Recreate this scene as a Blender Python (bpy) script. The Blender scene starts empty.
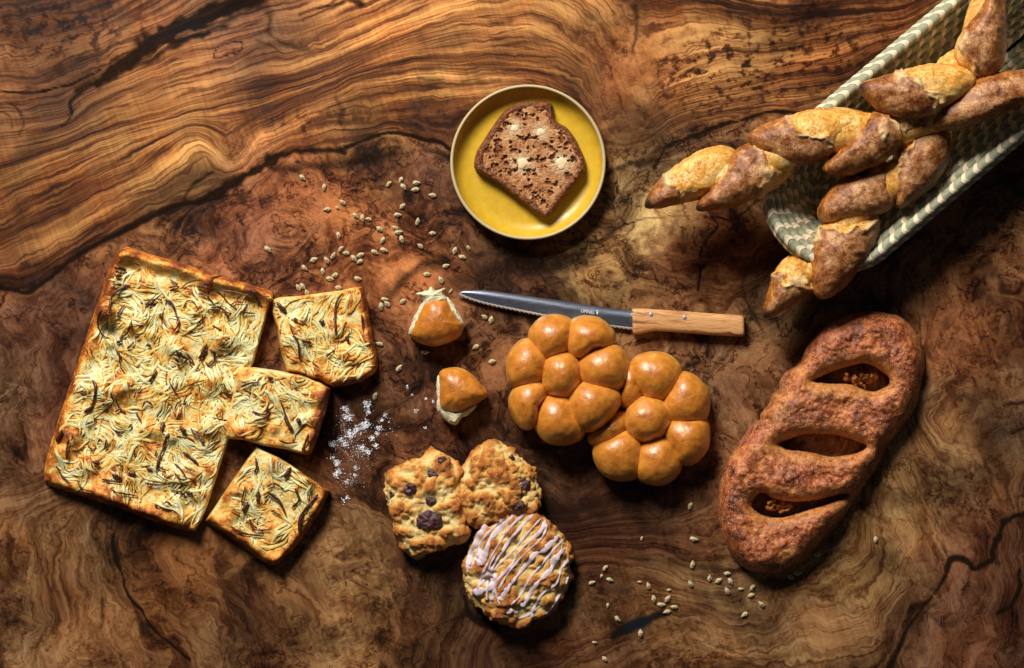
import bpy, math, random
import numpy as np
from mathutils import Vector
from mathutils.bvhtree import BVHTree

# ------------------------------------------------------------------ camera, light, exposure
S = 0.00116            # metres per photograph pixel on the table top
CAM_H = 2.2
scene = bpy.context.scene
col = scene.collection
random.seed(7)
RNG = np.random.default_rng(11)

cam_data = bpy.data.cameras.new('camera')
cam_data.sensor_width = 36.0
cam_data.lens = 36.0 * CAM_H / (1024 * S)
cam_data.clip_end = 50
cam = bpy.data.objects.new('camera', cam_data)
cam.location = (0, 0, CAM_H)
col.objects.link(cam)
scene.camera = cam

world = bpy.data.worlds.new('World')
scene.world = world
world.use_nodes = True
world.node_tree.nodes['Background'].inputs[0].default_value = (0.86, 0.91, 1.0, 1)
world.node_tree.nodes['Background'].inputs[1].default_value = 0.04

lamp_data = bpy.data.lights.new('window_light', 'AREA')
lamp_data.shape = 'RECTANGLE'
lamp_data.size = 1.0
lamp_data.size_y = 1.0
lamp_data.energy = 194
lamp_data.color = (1.0, 0.95, 0.88)
lamp = bpy.data.objects.new('window_light', lamp_data)
LDIR = Vector((-0.40, 1.0, 0.92)).normalized()
aim = Vector((-0.05, 0.05, 0.0))
lamp.location = aim + LDIR * 3.2
lamp.rotation_euler = LDIR.to_track_quat('Z', 'Y').to_euler()
col.objects.link(lamp)

scene.view_settings.view_transform = 'Standard'
scene.view_settings.look = 'None'
scene.view_settings.exposure = 0.0
scene.view_settings.gamma = 1.0
scene.cycles.max_bounces = 6

# ------------------------------------------------------------------ helpers
def P(px, py, z=0.0):
    k = (CAM_H - z) / CAM_H
    return ((px - 512) * S * k, (334 - py) * S * k, z)

def PA(a, z):
    """array of pixel points (n,2) + z (n,) -> world (n,3)"""
    a = np.asarray(a, float); z = np.broadcast_to(np.asarray(z, float), (len(a),))
    k = (CAM_H - z) / CAM_H
    return np.stack([(a[:, 0] - 512) * S * k, (334 - a[:, 1]) * S * k, z], 1)

def lin(c):
    return tuple(((x / 255.0) / 12.92 if x / 255.0 <= 0.04045 else ((x / 255.0 + 0.055) / 1.055) ** 2.4) for x in c)

_perm = np.random.default_rng(5).permutation(4096).astype(np.int64)
_vals = np.random.default_rng(6).random(4096) * 2 - 1
def vnoise(x, y, z=0.0):
    x = np.asarray(x, float); y = np.asarray(y, float); z = np.asarray(z, float) + 0 * x
    xi = np.floor(x).astype(np.int64); yi = np.floor(y).astype(np.int64); zi = np.floor(z).astype(np.int64)
    xf = x - xi; yf = y - yi; zf = z - zi
    f = lambda t: t * t * t * (t * (t * 6 - 15) + 10)
    u, v, w = f(xf), f(yf), f(zf)
    def h(a, b, c):
        return _vals[_perm[(_perm[(_perm[a & 4095] + b) & 4095] + c) & 4095]]
    def L(a, b, t): return a + (b - a) * t
    return L(L(L(h(xi, yi, zi), h(xi + 1, yi, zi), u), L(h(xi, yi + 1, zi), h(xi + 1, yi + 1, zi), u), v),
             L(L(h(xi, yi, zi + 1), h(xi + 1, yi, zi + 1), u), L(h(xi, yi + 1, zi + 1), h(xi + 1, yi + 1, zi + 1), u), v), w)
def fbm(x, y, z=0.0, o=4, g=0.5):
    s = 0; a = 1; n = 0
    for i in range(o):
        s = s + a * vnoise(np.asarray(x) * 2 ** i + 17 * i, np.asarray(y) * 2 ** i - 9 * i, np.asarray(z) * 2 ** i + 3 * i)
        n += a; a *= g
    return s / n
def sstep(a, b, x):
    t = np.clip((x - a) / (b - a), 0, 1)
    return t * t * (3 - 2 * t)

def seg_dist(X, Y, pts, closed=False):
    pts = np.asarray(pts, float)
    Q = np.vstack([pts, pts[:1]]) if closed else pts
    best = np.full(X.shape, 1e9)
    for i in range(len(Q) - 1):
        a, b = Q[i], Q[i + 1]
        d = b - a; L2 = max(d @ d, 1e-9)
        t = np.clip(((X - a[0]) * d[0] + (Y - a[1]) * d[1]) / L2, 0, 1)
        best = np.minimum(best, np.hypot(X - a[0] - t * d[0], Y - a[1] - t * d[1]))
    return best
def inside(X, Y, poly):
    poly = np.asarray(poly, float); r = np.zeros(X.shape, bool); n = len(poly)
    for i in range(n):
        x1, y1 = poly[i]; x2, y2 = poly[(i + 1) % n]
        c = ((y1 > Y) != (y2 > Y)) & (X < (x2 - x1) * (Y - y1) / ((y2 - y1) if abs(y2 - y1) > 1e-9 else 1e-9) + x1)
        r ^= c
    return r
def smooth_closed(pts, n=8):
    p = np.asarray(pts, float); m = len(p); out = []
    for i in range(m):
        p0, p1, p2, p3 = p[i - 1], p[i], p[(i + 1) % m], p[(i + 2) % m]
        for k in range(n):
            t = k / n
            out.append(0.5 * ((2 * p1) + (-p0 + p2) * t + (2 * p0 - 5 * p1 + 4 * p2 - p3) * t * t + (-p0 + 3 * p1 - 3 * p2 + p3) * t ** 3))
    return np.array(out)
def smooth_open(pts, n=8):
    p = np.asarray(pts, float)
    q = np.vstack([2 * p[0] - p[1], p, 2 * p[-1] - p[-2]]); out = []
    for i in range(1, len(q) - 2):
        p0, p1, p2, p3 = q[i - 1], q[i], q[i + 1], q[i + 2]
        for k in range(n):
            t = k / n
            out.append(0.5 * ((2 * p1) + (-p0 + p2) * t + (2 * p0 - 5 * p1 + 4 * p2 - p3) * t * t + (-p0 + 3 * p1 - 3 * p2 + p3) * t ** 3))
    out.append(p[-1])
    return np.array(out)

def make_mesh(name, V, F, attrs=None, smooth=True):
    me = bpy.data.meshes.new(name)
    V = np.asarray(V, np.float32)
    # outward faces: signed volume must be positive
    vol = 0.0; c0 = V.mean(0).astype(float)
    tri = (lambda a, b, c: float((np.cross(V[a] - c0, V[b] - c0) * (V[c] - c0)).sum()))
    if isinstance(F, np.ndarray):
        vol = tri(F[:, 0], F[:, 1], F[:, 2]) + (tri(F[:, 0], F[:, 2], F[:, 3]) if F.shape[1] == 4 else 0)
        if vol < 0: F = F[:, ::-1]
    else:
        T3 = np.array([(f[0], f[k], f[k + 1]) for f in F for k in range(1, len(f) - 1)])
        vol = tri(T3[:, 0], T3[:, 1], T3[:, 2])
        if vol < 0: F = [tuple(f)[::-1] for f in F]
    if isinstance(F, np.ndarray):
        k = F.shape[1]; nf = len(F)
        me.vertices.add(len(V)); me.vertices.foreach_set('co', V.ravel())
        me.loops.add(nf * k); me.loops.foreach_set('vertex_index', F.astype(np.int32).ravel())
        me.polygons.add(nf); me.polygons.foreach_set('loop_start', np.arange(0, nf * k, k, dtype=np.int32))
        me.update(calc_edges=True); me.validate()
    else:
        me.from_pydata([tuple(v) for v in V.tolist()], [], [tuple(f) for f in F]); me.update()
    me.polygons.foreach_set('use_smooth', [smooth] * len(me.polygons))
    for k, a in (attrs or {}).items():
        a = np.asarray(a, np.float32)
        if a.ndim == 1:
            at = me.attributes.new(k, 'FLOAT', 'POINT'); at.data.foreach_set('value', a)
        else:
            at = me.attributes.new(k, 'FLOAT_COLOR', 'POINT')
            if a.shape[1] == 3: a = np.hstack([a, np.ones((len(a), 1), np.float32)])
            at.data.foreach_set('color', a.ravel())
    return me
def obj(name, me, mat, parent=None, origin=None):
    if origin is not None and parent is None:
        me.transform(__import__('mathutils').Matrix.Translation(-Vector(origin)))
    o = bpy.data.objects.new(name, me); col.objects.link(o)
    if mat: me.materials.append(mat)
    if parent:
        o.parent = parent
        o.matrix_parent_inverse.identity()
        o.location = -Vector(parent.location)
    elif origin is not None:
        o.location = origin
    return o
def tag(o, label=None, cat=None, group=None, kind=None):
    if label: o['label'] = label
    if cat: o['category'] = cat
    if group: o['group'] = group
    if kind: o['kind'] = kind
    return o
def thing(name, loc, label, cat, group=None):
    o = bpy.data.objects.new(name, None); o.location = loc; o.empty_display_size = 0.02
    col.objects.link(o)
    return tag(o, label, cat, group)

# node expression helper
class N:
    def __init__(s, name):
        s.m = bpy.data.materials.new(name); s.m.use_nodes = True
        s.t = s.m.node_tree; s.t.nodes.clear()
        s.out = s.t.nodes.new('ShaderNodeOutputMaterial')
        s.b = s.t.nodes.new('ShaderNodeBsdfPrincipled')
        s.t.links.new(s.b.outputs[0], s.out.inputs[0])
    def put(s, sock, v):
        if v is None: return
        if isinstance(v, bpy.types.NodeSocket): s.t.links.new(v, sock)
        else:
            if sock.type == 'RGBA' and hasattr(v, '__len__') and len(v) == 3: v = (*v, 1)
            if sock.type == 'VECTOR' and not hasattr(v, '__len__'): v = (v, v, v)
            sock.default_value = v
    def math(s, op, a, b=None, c=None, clamp=False):
        n = s.t.nodes.new('ShaderNodeMath'); n.operation = op; n.use_clamp = clamp
        s.put(n.inputs[0], a); s.put(n.inputs[1], b); s.put(n.inputs[2], c)
        return n.outputs[0]
    def add(s, a, b): return s.math('ADD', a, b)
    def mul(s, a, b): return s.math('MULTIPLY', a, b)
    def sub(s, a, b): return s.math('SUBTRACT', a, b)
    def vec(s, op, a, b=None, sc=None):
        n = s.t.nodes.new('ShaderNodeVectorMath'); n.operation = op
        s.put(n.inputs[0], a); s.put(n.inputs[1], b)
        if sc is not None: s.put(n.inputs['Scale'], sc)
        return n.outputs[0]
    def xyz(s, a, b, c):
        n = s.t.nodes.new('ShaderNodeCombineXYZ'); s.put(n.inputs[0], a); s.put(n.inputs[1], b); s.put(n.inputs[2], c); return n.outputs[0]
    def sep(s, v):
        n = s.t.nodes.new('ShaderNodeSeparateXYZ'); s.put(n.inputs[0], v); return n.outputs
    def coord(s, which='Object'):
        return s.t.nodes.new('ShaderNodeTexCoord').outputs[which]
    def attr(s, name, out='Fac'):
        n = s.t.nodes.new('ShaderNodeAttribute'); n.attribute_name = name; return n.outputs[out]
    def noise(s, v, scale=1, detail=2, rough=0.5, dist=0, color=False):
        n = s.t.nodes.new('ShaderNodeTexNoise'); s.put(n.inputs['Vector'], v)
        s.put(n.inputs['Scale'], scale); s.put(n.inputs['Detail'], detail); s.put(n.inputs['Roughness'], rough); s.put(n.inputs['Distortion'], dist)
        return n.outputs['Color' if color else 'Fac']
    def voro(s, v, scale=1, feature='F1', out='Distance', rnd=1.0):
        n = s.t.nodes.new('ShaderNodeTexVoronoi'); n.feature = feature; s.put(n.inputs['Vector'], v)
        s.put(n.inputs['Scale'], scale); s.put(n.inputs['Randomness'], rnd)
        return n.outputs[out]
    def ramp(s, f, stops, interp='LINEAR'):
        n = s.t.nodes.new('ShaderNodeValToRGB'); n.color_ramp.interpolation = interp
        e = n.color_ramp.elements
        while len(e) < len(stops): e.new(0.5)
        for el, (p, c) in zip(e, stops):
            el.position = p
            el.color = (*c, 1) if hasattr(c, '__len__') else (c, c, c, 1)
        s.put(n.inputs[0], f)
        return n.outputs[0]
    def rng(s, v, a, b, c=0.0, d=1.0, smooth=False):
        n = s.t.nodes.new('ShaderNodeMapRange'); n.interpolation_type = 'SMOOTHSTEP' if smooth else 'LINEAR'
        s.put(n.inputs[0], v); s.put(n.inputs[1], a); s.put(n.inputs[2], b); s.put(n.inputs[3], c); s.put(n.inputs[4], d)
        return n.outputs[0]
    def mix(s, f, a, b, mode='MIX'):
        n = s.t.nodes.new('ShaderNodeMix'); n.data_type = 'RGBA'; n.blend_type = mode
        s.put(n.inputs[0], f); s.put(n.inputs[6], a); s.put(n.inputs[7], b)
        return n.outputs[2]
    def bump(s, h, dist=0.001, strength=1.0, normal=None):
        n = s.t.nodes.new('ShaderNodeBump'); s.put(n.inputs['Height'], h)
        n.inputs['Distance'].default_value = dist; n.inputs['Strength'].default_value = strength
        if normal is not None: s.put(n.inputs['Normal'], normal)
        return n.outputs[0]
    def set(s, color=None, rough=None, normal=None, metal=None, spec=None, sss=None, sssr=None, coat=None, coatr=None, sheen=None):
        b = s.b.inputs
        s.put(b['Base Color'], color); s.put(b['Roughness'], rough); s.put(b['Normal'], normal); s.put(b['Metallic'], metal)
        s.put(b['Specular IOR Level'], spec); s.put(b['Coat Weight'], coat); s.put(b['Coat Roughness'], coatr)
        if sss is not None:
            s.put(b['Subsurface Weight'], sss); b['Subsurface Radius'].default_value = sssr or (0.0012, 0.0008, 0.0005); b['Subsurface Scale'].default_value = 1.0
        return s.m

# ------------------------------------------------------------------ table (olive-wood burl slab)
def ticks(lo, hi, a, b, fine, coarse):
    return np.concatenate([np.arange(lo, a, coarse), np.arange(a, b, fine), np.arange(b, hi + coarse, coarse)]).astype(float)
XS = ticks(-400, 1424, -20, 1044, 2, 12)
YS = ticks(-350, 1018, -20, 688, 2, 12)
GX, GY = np.meshgrid(XS, YS)

curves = [
 (-70, [(0,5),(60,-5),(120,-30)]),
 (-35, [(0,48),(40,46),(80,38),(120,22),(160,2),(180,-15)]),
 (0, [(0,88),(40,83),(75,70),(110,50),(150,36),(190,18),(225,0),(250,-20)]),
 (10, [(0,98),(30,96),(75,84),(110,70),(150,50),(170,34),(205,22),(256,3)]),
 (48, [(70,122),(100,98),(135,84),(170,72),(215,62),(256,50),(300,42)]),
 (75, [(0,160),(40,150),(80,135),(110,123),(150,112),(200,96),(256,80),(300,70),(340,55),(380,38),(430,18),(480,6),(530,0)]),
 (105, [(0,188),(60,163),(110,140),(160,125),(205,115),(256,105),(320,86),(370,62),(420,48),(470,40),(512,38),(560,42),(588,62),(602,95)]),
 (128, [(0,225),(60,194),(120,168),(160,142),(185,130)]),
 (130, [(225,150),(256,125),(320,98),(360,80),(420,72),(470,72),(540,72),(575,85),(592,110),(600,140)]),
 (150, [(0,255),(40,240),(90,212),(140,185),(180,164),(215,152)]),
 (150, [(260,140),(300,120),(340,108),(400,102),(460,96),(520,90)]),
 (172, [(0,287),(30,291),(60,270),(90,248),(130,230),(165,210),(200,202),(230,184),(256,171),(290,152),(350,147),(380,134),(400,133),(450,150)]),
 (40, [(640,40),(670,22),(710,20),(768,32),(850,18),(900,14)]),
 (72, [(640,100),(660,82),(690,70),(730,62),(768,60),(820,50),(880,34)]),
 (105, [(640,128),(665,110),(700,98),(768,84),(820,76),(850,70)]),
 (150, [(590,172),(640,152),(665,136),(690,124),(740,116),(768,112),(800,112)]),
 (600, [(500,645),(580,620),(640,602),(680,600),(740,622),(800,604),(860,592)]),
 (545, [(520,565),(600,556),(660,562),(700,578),(760,572),(830,535),(862,480),(872,420)]),
 (660, [(900,668),(915,610),(945,570),(930,530),(905,470),(890,400),(905,300)]),
 (730, [(1000,668),(1012,560),(1000,450),(990,350),(970,250)]),
 (300, [(30,520),(35,600),(30,668)]),
 (370, [(112,540),(120,572),(130,600),(150,625),(175,650)]),
 (450, [(340,520),(345,600),(340,668)]),
 (485, [(420,668),(440,610),(455,570)]),
 (350, [(380,420),(420,400),(450,440)]),
 (240, [(60,330),(40,400),(40,470)]),
 (215, [(250,220),(300,200),(350,200),(420,190)]),
 (260, [(290,260),(350,250),(430,250),(500,250),(600,240),(680,215)]),
 (330, [(500,300),(600,300),(700,280)]),
 (420, [(560,520),(650,500),(720,360),(770,340)]),
 (230, [(760,220),(700,240)]),
]
pts = []; vals = []
for v, c in curves:
    c = np.array(c, float)
    seg = np.r_[0, np.cumsum(np.hypot(*np.diff(c, axis=0).T))]
    n = max(2, int(seg[-1] / 26))
    t = np.linspace(0, seg[-1], n)
    pts.append(np.stack([np.interp(t, seg, c[:, 0]), np.interp(t, seg, c[:, 1])], 1)); vals += [v] * n
pts = np.vstack(pts); vals = np.array(vals, float)
def tps(r2): return 0.5 * r2 * np.log(r2 + 1e-6)
n = len(pts); sc = 100.0
A = np.zeros((n + 3, n + 3))
pp = pts / sc
A[:n, :n] = tps(((pp[:, None] - pp[None]) ** 2).sum(-1)) + np.eye(n) * 0.002
A[:n, n] = 1; A[:n, n + 1:] = pp; A[n, :n] = 1; A[n + 1:, :n] = pp.T
w = np.linalg.solve(A, np.r_[vals, 0, 0, 0])
U = np.zeros(GX.size); gx = GX.ravel() / sc; gy = GY.ravel() / sc
for i in range(n):
    U += w[i] * tps((gx - pp[i, 0]) ** 2 + (gy - pp[i, 1]) ** 2)
U += w[n] + w[n + 1] * gx + w[n + 2] * gy
U = U.reshape(GX.shape)

# boundary between the straight-grained band and the burl
band_edge = np.array([(-400,300),(0,289),(30,292),(60,271),(90,249),(130,230),(165,211),(200,203),(230,184),(256,172),(290,152),(350,147),(380,134),(400,133),(450,150),(530,165),(590,172),(640,152),(665,138),(690,125),(740,117),(800,113),(1424,60)], float)
wob = 5 * fbm(GX / 30, GY / 30, 2.2, 3) + 1.8 * fbm(GX / 7, GY / 7, 5.1, 2)
yb = np.interp(GX, band_edge[:, 0], band_edge[:, 1])
grain = sstep(6, -6, GY + wob - yb)
def blob(x, y, rx, ry): return np.exp(-(((GX - x) / rx) ** 2 + ((GY - y) / ry) ** 2))
rough_knot = np.clip(blob(622, 90, 34, 75) * 1.2 + blob(20, 45, 70, 35) * .35 + blob(240, 150, 30, 22) * .6 + blob(575, 30, 22, 14) * .5 + blob(300, 45, 26, 14)*.4, 0, 1)
lgm = np.clip(sstep(455, 520, GY) + sstep(150, 70, GX) * sstep(300, 360, GY) + sstep(800, 870, GX) * sstep(280, 380, GY), 0, 1)
low_grain = np.clip(.50 * lgm + .55 * fbm(GX / 60, GY / 60, 12.1, 2) * lgm + .35 * blob(740, 260, 60, 50), 0, .92)
grain = np.clip(grain * (1 - 0.75 * rough_knot) + (1 - grain) * low_grain, 0, 1)
curl = np.clip(blob(60, 30, 90, 38) * 1.0 + blob(700, 80, 70, 40) * .9 + blob(300, 125, 60, 18) * .6 + blob(820, 50, 120, 60) * .8 + blob(420, 110, 80, 22) * .4, 0, 1)

strokes = [
 ([(78,92),(95,83),(110,72)],3,.8), ([(100,80),(120,66),(135,56),(150,44)],6,1), ([(146,46),(162,36),(185,25),(215,13),(250,-2)],8.5,1.15), ([(150,62),(175,44),(200,34),(225,24)],5,.7),
 ([(168,40),(185,38),(208,33)],5,.85), ([(125,66),(150,60),(172,48)],3.5,.6),
 ([(0,92),(40,92),(78,82),(100,70)],1.6,.9), ([(62,127),(70,117),(70,106),(76,98),(95,84),(108,76)],2,.8), ([(30,120),(20,112),(22,130)],2,.4),
 ([(213,57),(217,49),(228,43),(240,41),(243,46),(236,54),(222,58),(213,57)],1,.85),
 ([(0,104),(10,104),(20,112),(24,124),(18,136)],1.2,.6), ([(0,112),(10,116),(12,128)],1.1,.5),
 ([(0,288),(30,291),(60,270),(90,248),(130,228),(160,213)],2.3,1), ([(160,213),(180,206),(200,203)],3.5,1), ([(200,203),(215,196),(240,179),(256,172),(275,160)],5,1),
 ([(275,160),(300,150),(345,152)],3,.85), ([(180,205),(192,185),(212,172)],2,.7),
 ([(345,147),(365,140),(380,135),(400,133),(425,139),(440,142),(452,150)],1.7,1), ([(425,150),(452,158)],4,.6),
 ([(258,2),(270,16),(268,30),(285,44),(308,50)],4.5,.5), ([(300,14),(320,8),(345,2)],2.2,.7), ([(350,0),(362,6)],3,.7), ([(256,40),(280,50)],2.5,.5),
 ([(205,112),(209,128),(215,140)],1.3,.4), ([(338,95),(342,110),(340,122)],3,.45), ([(420,79),(440,80)],2.5,.6), ([(460,80),(500,82)],3.5,.5),
 ([(490,22),(512,20)],3,.5), ([(634,5),(638,28),(630,55)],4,.6), ([(575,65),(600,80)],3,.3),
 ([(656,168),(665,150),(690,136),(735,122),(768,113),(800,112)],2.4,.95), ([(655,152),(690,138),(720,128)],3.5,.6), ([(600,178),(625,168),(655,158)],4,.6), ([(660,170),(740,145)],6,.45),
 ([(768,192),(745,212),(730,219),(712,217),(717,226),(706,240),(700,262),(697,290)],1.4,.95),
 ([(762,330),(752,312),(742,290),(752,262),(768,243),(790,240)],2.2,.55), ([(720,300),(740,280),(760,262)],3,.45),
 ([(578,240),(598,243),(612,252),(606,236),(640,220),(690,215)],1.1,.6), ([(512,262),(540,268),(580,258)],15,.75), ([(512,230),(560,250)],7,.5),  # wide strokes: dark wood with part of the plate's cast shadow painted in
 ([(112,536),(115,552),(119,568),(123,582),(128,594),(134,604),(143,614),(150,626),(161,637),(172,646),(188,660)],1.5,1.05), ([(150,628),(168,640)],1,.4), ([(102,600),(103,628)],2.2,.6),
 ([(345,545),(346,600),(347,628)],.9,.7), ([(362,632),(380,638),(410,648)],1.4,.6), ([(410,668),(414,650),(420,638),(440,624),(470,616)],1.4,.75),
 ([(888,672),(893,658),(899,645),(906,633),(915,620),(922,608),(931,597),(940,585),(946,574),(950,566)],1.8,.95), ([(946,570),(952,562),(962,560),(970,566),(978,568),(986,563),(992,556),(996,546),(998,538),(1003,524),(1012,518),(1030,512)],2.6,.95), ([(998,612),(1012,604),(1018,588),(1020,570)],2.3,1),
 ([(898,430),(908,455),(920,490),(940,530),(948,558)],1.0,.55), ([(880,440),(900,490),(925,535)],.9,.4), ([(900,500),(935,545)],1.2,.4),
 ([(616,637),(624,630),(640,623),(652,617),(663,614)],4.2,1.0), ([(570,545),(572,560),(571,575),(569,590)],2.2,.7), ([(466,598),(470,612),(484,622),(498,628)],4.5,.9),  # last stroke: shadow at the scones' lower left, painted onto the wood
 ([(560,566),(620,561),(650,558)],2.6,.6), ([(670,562),(700,566),(740,570),(770,568)],4,.6), ([(604,592),(630,592)],6,.4),
 ([(700,605),(730,605)],3,.45), ([(695,640),(730,650),(760,668)],1.1,.5),
 ([(1000,408),(1030,398)],1.8,.8), ([(1012,432),(1030,428)],1.2,.7), ([(885,568),(882,574),(890,573),(900,567),(893,560),(884,566)],.7,.7),
 ([(385,300),(400,282),(425,266),(445,262)],7,.65), ([(270,168),(340,165),(395,152)],6,.65), ([(440,290),(500,268)],13,.55),
 ([(282,160),(275,185),(262,212),(262,190)],2.5,.35), ([(355,175),(372,190),(368,215),(378,232)],3,.4), ([(430,230),(450,255),(445,280)],4,.4),
 ([(222,195),(238,215),(245,240)],2,.45), ([(60,262),(62,350)],3,.2), ([(60,330),(42,380)],3,.25),
 ([(490,510),(560,512),(610,500)],18,.6), ([(560,470),(620,490),(680,480)],12,.4), ([(640,500),(642,540)],3,.4), ([(860,640),(940,650)],3,.3), ([(960,250),(1000,280),(1010,330)],6,.4),  # first two strokes: dark wood deepened by painted shade under the buns
 ([(925,612),(945,625),(960,620)],4,.45), ([(790,560),(830,600),(850,620)],5,.25), ([(300,640),(320,600)],3,.2), ([(30,560),(55,590),(50,620)],6,.3), ([(0,610),(12,616)],6,.4),
]
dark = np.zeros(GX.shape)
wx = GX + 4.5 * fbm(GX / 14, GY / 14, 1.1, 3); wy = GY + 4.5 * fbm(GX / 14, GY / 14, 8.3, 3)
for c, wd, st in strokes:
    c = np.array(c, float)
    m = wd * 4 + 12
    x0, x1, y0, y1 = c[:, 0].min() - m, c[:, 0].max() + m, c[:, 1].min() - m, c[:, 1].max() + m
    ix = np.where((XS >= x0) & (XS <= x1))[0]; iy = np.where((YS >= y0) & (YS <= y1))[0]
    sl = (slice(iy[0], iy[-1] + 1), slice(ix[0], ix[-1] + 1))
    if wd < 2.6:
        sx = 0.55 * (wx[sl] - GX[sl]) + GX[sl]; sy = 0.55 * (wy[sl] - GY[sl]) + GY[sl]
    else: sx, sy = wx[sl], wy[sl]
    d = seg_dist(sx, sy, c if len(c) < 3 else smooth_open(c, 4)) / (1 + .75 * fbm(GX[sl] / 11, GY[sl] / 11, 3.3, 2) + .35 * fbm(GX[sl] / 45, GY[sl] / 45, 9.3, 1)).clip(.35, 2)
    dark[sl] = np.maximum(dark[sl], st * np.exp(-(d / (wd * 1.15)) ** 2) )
blue = blob(638, 624, 18, 10) + 1.2*blob(572, 565, 4, 18) + .5 * blob(70, 112, 8, 14)+ .4 * blob(190, 30, 60, 20)

tints = [(40,40,104,60,28),(60,95,98,56,30),(150,100,142,88,42),(250,40,120,72,44),(60,200,140,88,40),(170,150,172,116,58),(300,100,178,112,54),(400,60,192,126,62),
(400,110,180,124,62),(470,30,186,124,62),(560,50,176,114,55),(600,90,150,92,48),(700,90,165,108,55),(680,40,146,92,45),(800,60,140,88,42),(860,30,130,78,36),
(60,320,108,66,44),(20,400,138,100,66),(60,400,116,68,46),(60,560,138,96,56),(30,640,138,100,62),(180,590,140,90,45),(300,560,150,108,64),(350,600,158,116,68),
(230,640,128,88,54),(430,600,122,82,50),(340,440,126,78,46),(420,380,122,76,48),(300,200,148,88,48),(350,220,160,94,46),(400,240,168,100,50),(430,180,115,72,50),
(250,230,140,86,56),(520,270,90,54,34),(600,240,178,136,78),(650,205,215,175,108),(600,200,165,124,76),(680,260,132,76,42),(730,250,165,98,46),(760,300,112,80,48),
(760,360,125,86,52),(720,380,120,84,56),(560,520,78,46,27),(600,520,110,64,36),(640,480,92,58,36),(520,490,84,52,32),(660,530,112,74,48),(650,600,150,106,60),(720,620,142,104,64),(850,560,160,118,68),  # darkest entries: dark wood plus shade under the buns, mixed into the tint
(880,500,176,128,74),(940,440,178,134,84),(900,420,162,118,74),(950,350,142,86,48),(960,240,110,70,38),(930,190,100,60,34),(1000,200,120,78,44),(1000,300,124,78,44),
(1010,420,118,86,58),(980,560,128,84,58),(960,640,134,90,62),(1010,620,120,80,58),(800,640,138,102,64),(620,650,130,88,54),(500,650,105,68,42),(740,170,92,58,40),(870,280,100,66,38),
(-200,100,140,90,45),(-200,500,120,85,55),(1200,100,140,90,45),(1200,500,120,85,55),(500,-200,160,100,50),(500,900,120,80,50)]
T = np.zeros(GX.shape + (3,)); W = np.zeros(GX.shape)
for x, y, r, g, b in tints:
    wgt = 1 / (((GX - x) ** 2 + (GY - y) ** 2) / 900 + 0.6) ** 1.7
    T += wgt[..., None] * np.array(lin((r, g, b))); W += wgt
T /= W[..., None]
T *= (.72 + .26 * grain * (GY < yb + 10))[..., None]
T = T * (1 + (grain * (GY < yb + 10))[..., None] * np.array([.0, .05, .0]))
Lm = T.mean(-1, keepdims=True); T = np.clip(Lm + (T - Lm) * .93, .004, 1)

nx, ny = len(XS), len(YS)
Z = np.zeros(GX.shape)
V = PA(np.stack([GX.ravel(), GY.ravel()], 1), 0.0)
idx = np.arange(nx * ny).reshape(ny, nx)
F = np.stack([idx[:-1, :-1], idx[1:, :-1], idx[1:, 1:], idx[:-1, 1:]], -1).reshape(-1, 4)
# slab sides and underside
ring = np.r_[idx[0, :], idx[1:, -1], idx[-1, -2::-1], idx[-2:0:-1, 0]]
base = len(V)
Vb = V[ring].copy(); Vb[:, 2] = -0.05
k = np.arange(len(ring)); k2 = (k + 1) % len(ring)
Fs = np.stack([ring[k], ring[k2], base + k2, base + k], 1)
def ext(a): return np.concatenate([a.ravel(), a.ravel()[ring]])
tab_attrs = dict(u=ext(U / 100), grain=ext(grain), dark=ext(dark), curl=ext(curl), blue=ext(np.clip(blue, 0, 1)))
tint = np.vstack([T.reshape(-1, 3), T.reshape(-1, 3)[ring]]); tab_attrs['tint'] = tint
me = make_mesh('table', np.vstack([V, Vb]), np.vstack([F, Fs]), tab_attrs)

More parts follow.
